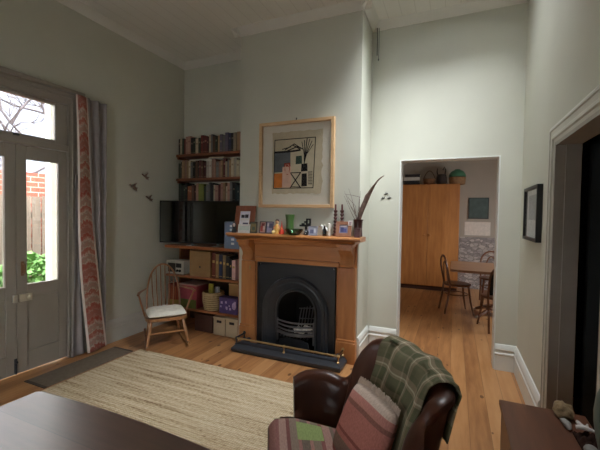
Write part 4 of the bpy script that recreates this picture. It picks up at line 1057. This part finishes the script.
t2 = thing('seat_cushion', 'cream quilted cushion on the rocking chair seat', 'cushion', t.location.copy(), t.rotation_euler.z)
t2.location.z = .3395
m = MB()
def cu(u, v, top):
    x, y = (u-.5)*2, (v-.5)*2; e = (1-abs(x)**5)*(1-abs(y)**5); k = 1-.05*(1-(abs(x*y)))
    q = .006*math.cos(x*PI*3.5)*math.cos(y*PI*3)
    return Vector((x*.206*(1-.04*y*y), -.032+y*.175*(1-.04*x*x), +.028+(.042*e**.5+q*e if top else -.027*e**.4)))
m.slab(lambda u, v: cu(u, v, 1), lambda u, v: cu(u, v, 0), 26, 22); m.build('cushion_body', SEATPAD, t2, smooth=180)
for (x, y) in ((-.1,-.1),(.1,-.1),(-.1,.04),(.1,.04)): MB().ball((x,y,.062), (.008,.008,.005), nu=8, nv=5).build('button', colmat((176,150,110), .8), t2)

# ----------------------------------------------------------- dining table (foreground)
t = thing('dining_table', 'dark worn timber table in the left foreground with a shiny top', 'table', (-1.118,.1,.012))
m = MB(); n = 20
poly = [(-.455,-.9)]+[(-.455+.0*k, .0) for k in range(0)]
top = [(.458,-.9),(.458,.787)]
poly = [(-.457,-.9),(.458,-.9),(.458,.785)]+[(.44-.88*k/n, .80+.016*math.sin(PI*k/n)) for k in range(n+1)]+[(-.457,.785)]
m.prism(poly, lambda x, y, z: (x, y, z), .70, .738); m.build('tabletop', TABLE, t, bevel=.006)
m = MB(); m.box(-.38,.38,-.8,-.77,.60,.70); m.box(-.38,.38,.68,.71,.60,.70); m.box(-.38,-.35,-.77,.68,.60,.70); m.box(.35,.38,-.77,.68,.60,.70); m.build('apron', TABLE, t)
for x in (-.37,.37):
    for y in (-.79,.70): MB().lathe([(.025,0),(.03,.04),(.024,.08),(.038,.3),(.042,.5),(.03,.56),(.04,.6),(.04,.70)], (x,y,0), 12).build('leg', TABLE, t)

# ----------------------------------------------------------- leather armchair
F = Vector((-.88,-.48)).normalized(); S = Vector((-F.y*-1, 0))
AX = math.atan2(F.y, F.x)    # local +x = forward, +y = to the sitter's left
t = thing('leather_armchair', 'brown leather tub armchair with curved wings in the foreground', 'armchair', (-.167,1.606,.012), AX)
# far side of the chair = local -y ; near side = local +y
ctrl = [Vector(p) for p in ((.475,-.47,.56),(.40,-.468,.60),(.29,-.445,.605),(.205,-.395,.585),(.155,-.36,.66),(.125,-.315,.775),(.07,-.25,.855),(.005,-.12,.876),(-.025,.05,.88),(-.02,.2,.88),(.0,.31,.872),
    (.065,.355,.855),(.115,.355,.785),(.15,.375,.67),(.205,.41,.59),(.29,.445,.605),(.40,.468,.60),(.475,.47,.56))]
def cr(P, tt):
    n = len(P)-1; k = min(int(tt*n), n-1); f = tt*n-k; p0, p1, p2, p3 = P[max(k-1,0)], P[k], P[k+1], P[min(k+2,n)]
    return .5*((2*p1)+(p2-p0)*f+(2*p0-5*p1+4*p2-p3)*f*f+(3*p1-p0-3*p2+p3)*f**3)
NU = 72
shell = [cr(ctrl, k/NU) for k in range(NU+1)]
m = MB(); rings = []
for k, p in enumerate(shell):
    a, b = shell[max(k-1,0)], shell[min(k+1,NU)]
    tg = Vector((b.x-a.x, b.y-a.y, 0)).normalized(); inn = Vector((-tg.y, tg.x, 0)); 
    if inn.dot(Vector((.25,0,0))-Vector((p.x,p.y,0))) < 0: inn = -inn
    h = p.z; bk = max(0, min(1, (h-.6)/.25)); th = .055+.0*bk
    prof = []
    lean = .07+.06*bk
    # outer foot -> outer top -> roll -> inner top -> inner foot
    for (o, z, l) in ((-.035,.10,0),(-.04,.25,.02),(-.045,.42,.25),(-.05,h-.06,.75),(-.052,h-.025,.9),(-.036,h-.004,1),(-.012,h+.004,1),(.012,h-.004,1),(.03,h-.02,1),(.038,h-.045,.95),(.041,h-.09,.85),(.046,h-.15,.7),(.05,.40,.2),(.05,.36,.1),(.05,.12,0)):
        outw = inn*(lean*(1-l))
        prof.append(m.bm.verts.new(Vector((p.x,p.y,0))+inn*o+outw+Vector((0,0,z))))
    rings.append(prof)
NP = len(rings[0])
for a, b in zip(rings, rings[1:]):
    for k in range(NP): m._f([a[k], a[(k+1) % NP], b[(k+1) % NP], b[k]], 0)
m._f(rings[0], 0); m._f(rings[-1][::-1], 0)
m.build('shell', LEATHER, t, smooth=75, bevel=.012)
m = MB(); n = 28
def seatp(u, v, z0, z1, top):
    x = -.06+.64*u; y = (v-.5)*2; wd = .39+.07*max(0,min(1,(u-.78)/.1))
    rd = (1-abs(y)**6)*(1-max(0,(u-.5)*2)**6)
    xx = x-.05*max(0,(abs(y)-.6))**1.3*(u > .5)*4*.5
    return Vector((xx, y*wd, (z1-.02+.03*rd if top else z0)))
m.slab(lambda u, v: seatp(u, v, .12, .37, 1), lambda u, v: seatp(u, v, .12, .37, 0), 22, 22); m.build('seat', LEATHER, t, smooth=60, bevel=.02)
for (x, y) in ((.46,-.33),(.46,.33),(-.08,-.24),(-.08,.24)): MB().lathe([(.018,0),(.024,.05),(.03,.125)], (x,y,0), 10).build('leg', DARKW, t)

t3 = thing('kilim_throw', 'red-brown striped woven rug spread over the armchair seat', 'throw', (-.167,1.606,.012), AX)
def kil(u, v):
    # u across (far -> near), v from back to front then over the front edge
    s = v*.51; y = (u-.5)*2*min(.325, .215+.5*s)
    fr = .265
    if s < fr+.06: x = .26+s; z = .402+.012*math.sin(u*9+v*4)*.5+.012*(1-((u-.5)*2)**2)
    else: x = .26+fr+.06+.03*math.sin(min(1,(s-fr-.06)/.05)*PI/2); z = .402-(s-fr-.06)*.95
    return Vector((x, y, z+.01))
m = MB().grid(lambda u, v: kil(v, u) if False else kil(u, v), 30, 40)
o = m.build('kilim', KILIM, t3, solid=.006, smooth=180)
m = MB()
for k in range(40):
    x = .30+.28*k/39; yy = -min(.325, .215+.5*(x-.26)); m.tube([(x,yy,.411),(x+.003,yy-.012,.41),(x+.002,yy-.02,.408)], [.003,.003,.002], 5)
m.build('fringe', colmat((120,140,96), .9), t3)

t4 = thing('woven_cushion', 'faded pink woven cushion with a cream fringe leaning in the armchair', 'cushion', (-.167,1.606,.012), AX)
def cus(u, v, sgn):
    a, b = (u-.5)*2, (v-.5)*2; e = ((1-abs(a)**4)*(1-abs(b)**4))**.5
    loc = Vector((sgn*.05*e, a*.155*(1-.06*b*b), b*.165*(1-.06*a*a)))
    Rm = Matrix.Rotation(.28, 3, 'Z') @ Matrix.Rotation(-.42, 3, 'Y')
    return Rm @ loc + Vector((.225,.085,.588))
m = MB().slab(lambda u, v: cus(u, v, 1), lambda u, v: cus(u, v, -1), 22, 22); m.build('cushion_body', CUSH, t4, smooth=180)
m = MB(); rr = random.Random(9)
for k in range(54):
    u = k/53; p = cus(u, 1, 1); d = Matrix.Rotation(.28, 3, 'Z') @ Matrix.Rotation(-.42, 3, 'Y') @ Vector((rr.gauss(.004,.004), rr.gauss(0,.004), .03+rr.uniform(0,.008)))
    m.tube([p-d*.3, p+d*.4, p+d*.7], [.004,.0035,.002], 5)
m.build('fringe', FRINGE, t4)

t5 = thing('tartan_blanket', 'green and brown checked blanket draped over the armchair back', 'blanket', (-.167,1.606,.012), AX)
def blk(u, v):
    # u: along the back from the far wing to the near wing, v: inner hem -> over the top -> outer hem
    k = (.385+.196*u); p = cr(ctrl, k); a, b = cr(ctrl, max(0,k-.01)), cr(ctrl, min(1,k+.01))
    tg = Vector((b.x-a.x, b.y-a.y, 0)).normalized(); inn = Vector((-tg.y, tg.x, 0))
    if inn.dot(Vector((.25,0,0))-Vector((p.x,p.y,0))) < 0: inn = -inn
    h = p.z; bk = max(0, min(1, (h-.6)/.25)); lean = .07+.06*bk
    path = [(.084,.53,.42),(.074,h-.16,.72),(.066,h-.10,.87),(.062,h-.05,.95),(.052,h-.010,1),(.02,h+.018,1),(-.012,h+.024,1),(-.048,h+.014,1),(-.070,h-.022,.93),(-.074,h-.07,.78),(-.074,h-.2,.55)]
    n = len(path)-1; kk = min(int(v*n), n-1); f = v*n-kk; (o0,z0,l0),(o1,z1,l1) = path[kk], path[kk+1]
    o, z, l = o0+(o1-o0)*f, z0+(z1-z0)*f, l0+(l1-l0)*f
    wr = .006*math.sin(u*23+v*3)+.005*math.sin(u*11-v*7)
    return Vector((p.x,p.y,0))+inn*(o+(wr if v < .5 else -wr)*1.0)+inn*(lean*(1-l))+Vector((0,0,z+.004*math.sin(u*14)))
m = MB().grid(blk, 48, 44); m.build('blanket_cloth', TARTAN, t5, solid=.006, smooth=180)

# ----------------------------------------------------------- chest at right
CT = .60
t = thing('wooden_chest', 'dark stained wooden chest in the right foreground', 'chest', (.40,1.42,0))
m = MB(); m.box(-.175,.17,-.54,.56,CT-.026,CT); m.build('lid', DARKW, t, bevel=.004)
m = MB(); m.box(-.165,.165,-.53,.55,.04,CT-.026); m.build('chest_body', DARKW, t, bevel=.004)
m = MB(); m.box(-.17,.168,-.535,.555,0,.05); m.build('plinth', DARKW, t, bevel=.003)
MB().lathe([(.008,0),(.02,.012),(.018,.022),(.006,.026)], (-.165,0,.4), 12, M=Matrix.Rotation(-PI/2, 3, 'Y')).build('knob', BRASS, t)
t = thing('knitted_bundle', 'lumpy beige knitted bundle at the back corner of the chest', 'cloth', (.478,1.935,CT))
m = MB(); m.ball((0,0,.026), (.038,.05,.03), 0, 36, 20)
for v in m.bm.verts:
    q = noise.noise(v.co*45)*.013+noise.noise(v.co*110+Vector((3,1,2)))*.005; v.co += (v.co-Vector((0,0,.02))).normalized()*q; v.co.z = max(0, v.co.z)
m.build('bundle_folds', plain('beige_knit', (150,128,98), .95, .3, 50, spec=.1, bmp=.6), t, smooth=180)
t = thing('ornament', 'small white forked ornament lying on the chest', 'ornament', (.515,1.77,CT+.03))
m = MB().tube([(-.035,.0,.012),(-.01,.0,.016),(.03,-.01,.012)], [.008,.011,.005], 8); m.tube([(-.01,0,.016),(-.022,.03,.02),(-.02,.045,.018)], [.009,.007,.003], 8); m.tube([(.0,0,.016),(.012,.03,.018)], [.008,.003], 8); m.build('ornament_body', colmat((206,200,196), .5), t)
t = thing('shell', 'pale grey pointed shell lying beside the beige soft toy', 'shell', (.462,1.845,CT))
MB().tube([(-.008,.036,.008),(0,.014,.015),(.006,-.012,.015),(.008,-.034,.010),(.009,-.04,.008)], [.004,.012,.015,.009,.004], 10).build('shell_body', plain('shell_grey', (150,144,138), .5, .2, 20), t)
t = thing('dark_cloth', 'crumpled dark brown cloth bundled on the chest under the white ornament', 'cloth', (.522,1.725,CT))
def clo(u, v):
    a, b = (u-.5)*2, (v-.5)*2; e = max(0, 1-max(abs(a),abs(b))**3)
    return Vector((a*.045, b*.075, .002+e*.02*(1.2+math.sin(a*7+b*3)*.5+math.sin(b*11-a*4)*.5)))
MB().grid(clo, 18, 22).build('cloth_folds', plain('dark_brown_cloth', (52,34,28), .95, .25, 20, spec=.1), t, solid=.004, smooth=180)
t = thing('pale_stone', 'small rounded grey stone at the near end of the dark cloth', 'stone', (.50,1.655,CT))
MB().ball((0,0,.018), (.024,.03,.018)).build('stone_body', plain('stone_grey', (128,124,118), .7, .2, 18), t)
t = thing('round_vase', 'large round grey-green ceramic vase at the right edge of the photo', 'vase', (.526,1.55,CT))
MB().lathe([(.028,0),(.032,.006),(.03,.03),(.034,.07),(.046,.12),(.054,.18),(.055,.22),(.05,.27),(.036,.31),(.022,.325),(.022,.335),(.015,.335)], n=28).build('vase_body', plain('grey_green_glaze', (92,108,100), .45, .08, 8), t)
MB().lathe([(.022,.336),(.027,.339),(.027,.345),(.02,.347)], n=24).build('rim', plain('grey_green_rim', (84,98,92), .45, .08, 8), t)

# ----------------------------------------------------------- kitchen
t = thing('wardrobe', 'tall orange pine wardrobe in the room beyond the doorway', 'wardrobe', (-.50,7.6,0))
m = MB(); m.box(-.58,.585,.022,.58,.08,2.155); m.build('carcass', WARD, t, bevel=.004)
for a, b in ((-.578,-.002),(.002,.583)):
    d = MB().box(a, b, 0, .02, .09, 2.135).build('door', WARD, t, bevel=.004)
    x = b-.05 if b < .1 else a+.05
    MB().lathe([(.01,0),(.02,.014),(.018,.026),(.006,.03)], (x,0,1.12), 12, M=Matrix.Rotation(PI/2, 3, 'X')).build('knob', WARD, d)
MB().box(-.57,.575,.04,.56,0,.08).build('plinth', plain('dark_plinth', (70,38,22), .6, .1, 6), t)
WZ = 2.155
o = book_mesh(.09,.34,.24,(40,38,40),0).build('book', [colmat((40,38,40), .6), PAPER]); tag(o, 'thick dark book lying lowest in the pile on the wardrobe', 'book', 'pile of books on the wardrobe'); o.location = (-1.02,7.72,WZ+.045); o.rotation_euler = (0,PI/2,0)
o = book_mesh(.07,.32,.23,(196,190,178),0).build('book', [colmat((196,190,178), .6), PAPER]); tag(o, 'pale book in the middle of the pile on the wardrobe', 'book', 'pile of books on the wardrobe'); o.location = (-1.0,7.73,WZ+.126); o.rotation_euler = (0,PI/2,0)
o = book_mesh(.06,.30,.22,(46,40,40),0).build('book', [colmat((46,40,40), .6), PAPER]); tag(o, 'dark book on top of the pile on the wardrobe', 'book', 'pile of books on the wardrobe'); o.location = (-.98,7.73,WZ+.192); o.rotation_euler = (0,PI/2,0)
t = thing('handled_basket', 'round wicker basket with a hoop handle on the wardrobe', 'basket', (-.50,7.82,WZ))
MB().lathe([(.09,0),(.11,.02),(.125,.12),(.12,.125),(.10,.03)], n=20).build('basket_body', plain('dark_wicker', (112,76,46), .9, .25, 30), t)
MB().tube([(-.115+.23*k/16, 0, .12+.17*math.sin(PI*k/16)**.8) for k in range(17)], .009, 7).build('handle', plain('dark_wicker_handle', (96,66,42), .9, .25, 30), t)
t = thing('lidded_basket', 'dark tall wicker pot with pointed handles on the wardrobe', 'basket', (-.265,7.82,WZ))
MB().lathe([(.08,0),(.1,.04),(.1,.14),(.085,.2),(.08,.21)], n=18).build('pot_body', plain('near_black_wicker', (50,38,32), .8, .25, 30), t)
NBH = plain('near_black_handle', (46,36,32), .8, .2, 20)
MB().tube([(-.07,0,.18),(-.09,0,.27),(-.08,0,.34)], [.014,.012,.006], 7).build('spout', NBH, t)
MB().tube([(.06,0,.19),(.075,0,.3),(.05,0,.36),(.02,0,.3)], .011, 7).build('handle', NBH, t)
t = thing('wicker_tray', 'pale brown wicker tray under the green bowl on the wardrobe', 'basket', (0.03,7.82,WZ))
MB().lathe([(.14,0),(.15,.01),(.16,.14),(.15,.145),(.13,.02)], n=22).build('tray_body', plain('tan_wicker', (140,104,70), .9, .25, 30), t)
t = thing('green_bowl', 'upturned green enamel bowl on the wicker tray', 'bowl', (0.03,7.82,WZ+.147))
MB().lathe([(.155,0),(.16,.008),(.155,.05),(.12,.11),(.06,.14),(.05,.155),(.02,.155)], n=24).build('bowl_body', plain('green_enamel', (62,112,82), .35, .1, 8), t)
MB().lathe([(.158,-.001),(.166,.004),(.16,.012)], n=24).build('rim', plain('green_enamel_rim', (50,92,70), .35, .1, 8), t)
t = thing('wall_picture', 'dark teal picture on the far wall beyond the doorway', 'picture', (.45,KB,1.685))
m = MB(); m.box(-.19,.19,-.025,-.001,-.22,.22); m.build('frame', plain('dark_teal_frame', (52,60,58), .5, .1, 8), t, bevel=.003)
MB().box(-.17,.17,-.027,-.025,-.2,.2).build('picture_panel', plain('dark_teal_print', (74,90,86), .6, .2, 12), t)
o = MB().box(-.24,.24,-.006,-.001,-.14,.14).build('paper_sheet', colmat((222,212,200), .8)); tag(o, 'plain pale paper sheet on the far wall under the teal picture', 'paper'); put(o, (.44,KB,1.26))
sbox('trim_6', .1, 2.19, KB-.02, KB-.0005, 0, 1.08, STONE)
t = thing('pedestal_table', 'wooden pedestal dining table beyond the doorway', 'table', (.62,6.08,0))
m = MB(); m.prism([(.66*math.cos(a)*1.0, .5*math.sin(a)) for a in [k*2*PI/32 for k in range(32)]] if False else [(-.66,-.5),(-.6,-.56),(.6,-.56),(.66,-.5),(.66,.5),(.6,.56),(-.6,.56),(-.66,.5)], lambda x, y, z: (x, y, z), .705, .74); m.build('tabletop', wood('kitchen_tabletop', (138,98,70), (164,122,90), 'x', .35, 4), t, bevel=.004)
MB().lathe([(.06,.08),(.075,.12),(.045,.2),(.05,.45),(.07,.6),(.05,.66),(.16,.705)], n=16).build('pedestal', BENT, t)
for a in (PI*.75, -PI*.75, PI*.25, -PI*.25):
    m = MB().tube([(.04*math.cos(a),.04*math.sin(a),.13),(.22*math.cos(a),.22*math.sin(a),.09),(.37*math.cos(a),.37*math.sin(a),.03)], [.035,.03,.022], 8); ft = m.build('foot', BENT, t)
    MB().ball((.385*math.cos(a),.385*math.sin(a),.022), (.03,.03,.022), nu=10, nv=6).build('white_toe', colmat((200,190,176), .4), ft)
def bentwood(label, loc, rz, pad=False):
    t = thing('bentwood_chair', label, 'chair', loc, rz, None)   # front is -y
    MB().lathe([(.19,.425),(.205,.432),(.205,.45),(.19,.458),(.12,.452)], n=24).build('seat', BENT, t)
    MB().tube([(.165*math.cos(k*PI/10), .165*math.sin(k*PI/10), .29) for k in range(20)], .009, 6, closed=True).build('leg_ring', BENT, t)
    P = [(-.165,.22,.0),(-.16,.175,.25),(-.165,.15,.45),(-.17,.19,.65)]+[(-.17*math.cos(k*PI/12), .2+.02*math.sin(k*PI/12), .66+.23*math.sin(k*PI/12)**.85) for k in range(1,12)]+[(.17,.19,.65),(.165,.15,.45),(.16,.175,.25),(.165,.22,0)]
    MB().tube(P, .015, 8).build('back_frame', BENT, t)
    P = [(-.095*math.cos(k*PI/10)*(1 if k else 1), .165+.03*math.sin(k*PI/10), .46+.34*math.sin(k*PI/10)**.8) for k in range(11)]
    MB().tube(P, .010, 7).build('inner_hoop', BENT, t)
    for s in (-1,1): MB().tube([(s*.13,-.13,.43),(s*.15,-.16,.2),(s*.175,-.2,.0)], [.018,.016,.012], 8).build('leg', BENT, t)
    return t
c1 = bentwood('bentwood chair at the left end of the table beyond the doorway', (.06,6.08,0), PI/2+.3)
c2 = copy_tree(c1, 'bentwood chair nearest the doorway jamb with a dark cushion on it'); put(c2, (.55,5.36,0), PI+.25)
c3 = copy_tree(c1, 'bentwood chair on the far side of the table beyond the doorway'); put(c3, (.62,6.92,0), 0)
t = thing('chair_cushion', 'dark cushion propped on the chair nearest the jamb', 'cushion', (.545,5.38,.459), PI+.25)
def dc(u, v, sg):
    a, b = (u-.5)*2, (v-.5)*2; e = ((1-abs(a)**4)*(1-abs(b)**4))**.5
    return Vector((a*.13, .085+sg*.03*e+.03*b, .15+b*.148))
MB().slab(lambda u, v: dc(u, v, -1), lambda u, v: dc(u, v, 1), 12, 12).build('cushion_body', plain('dark_cushion', (36,40,42), .9, .15, 10), t, smooth=180)

# ------------------------------------------------------------------- light
SKYB, SKYG = 4.2, 17.5
wd = D.worlds.new('overcast'); SC.world = wd; wd.use_nodes = True
nt = wd.node_tree; bg = nt.nodes['Background']
bg.inputs[1].default_value = 1.0
tc = nt.nodes.new('ShaderNodeTexCoord'); dp = nt.nodes.new('ShaderNodeVectorMath'); dp.operation = 'DOT_PRODUCT'
nt.links.new(tc.outputs['Generated'], dp.inputs[0]); dp.inputs[1].default_value = Vector((.60,-.42,.68)).normalized()
# bright overcast sky with a hazy glow around the hidden sun
gl = mth(nt, 'MULTIPLY', mth(nt, 'POWER', mth(nt, 'MAXIMUM', dp.outputs['Value'], 0), 2), SKYG)
nt.links.new(mixc(nt, 1.0, (SKYB*.96,SKYB*.98,SKYB*1.0), mixc(nt, 1.0, (.91,.965,1.02), gl, 'MULTIPLY'), 'ADD'), bg.inputs[0])
def portal(loc, rot, sx, sy):
    l = D.lights.new('daylight_portal', 'AREA'); l.shape = 'RECTANGLE'; l.size = sx; l.size_y = sy
    l.cycles.is_portal = True
    o = D.objects.new('daylight_portal', l); COL.objects.link(o); o.location = loc; o.rotation_euler = rot
portal(((SX0+SX1)/2, (SY0+SY1)/2, ZC+.14), (0,0,0), SX1-SX0, SY1-SY0)
portal((XL-.14, 1.87, 1.28), (0,-PI/2,0), 2.6, .98)
portal(((BX0+BX1)/2, YREAR-.16, (BZ0+BZ1)/2), (PI/2,0,PI), BX1-BX0, BZ1-BZ0)
portal((2.31, 5.85, 1.45), (0,PI/2,0), .9, .7)

# ------------------------------------------------------------------ camera
cam = D.cameras.new('camera'); co = D.objects.new('camera', cam); COL.objects.link(co)
fpx = 352.533; cam.sensor_fit = 'HORIZONTAL'; cam.sensor_width = 36; cam.lens = fpx/600*36; cam.clip_start = .05
yaw, pitch, roll = (math.radians(a) for a in (-23.646,-1.703,.867))
fw = Vector((math.sin(yaw)*math.cos(pitch), math.cos(yaw)*math.cos(pitch), math.sin(pitch)))
r = Vector((math.cos(yaw), -math.sin(yaw), 0)); u = r.cross(fw)
r, u = r*math.cos(roll)+u*math.sin(roll), -r*math.sin(roll)+u*math.cos(roll)
co.matrix_world = Matrix(((r.x,u.x,-fw.x,0),(r.y,u.y,-fw.y,0),(r.z,u.z,-fw.z,1.5),(0,0,0,1)))
SC.camera = co
SC.view_settings.view_transform = 'Standard'; SC.view_settings.look = 'None'; SC.view_settings.gamma = 1; SC.view_settings.use_curve_mapping = False
SC.view_settings.exposure = 1.12
SC.cycles.use_denoising = True; SC.cycles.max_bounces = 12; SC.cycles.diffuse_bounces = 6; SC.cycles.transparent_max_bounces = 12
SC.cycles.sample_clamp_indirect = 8
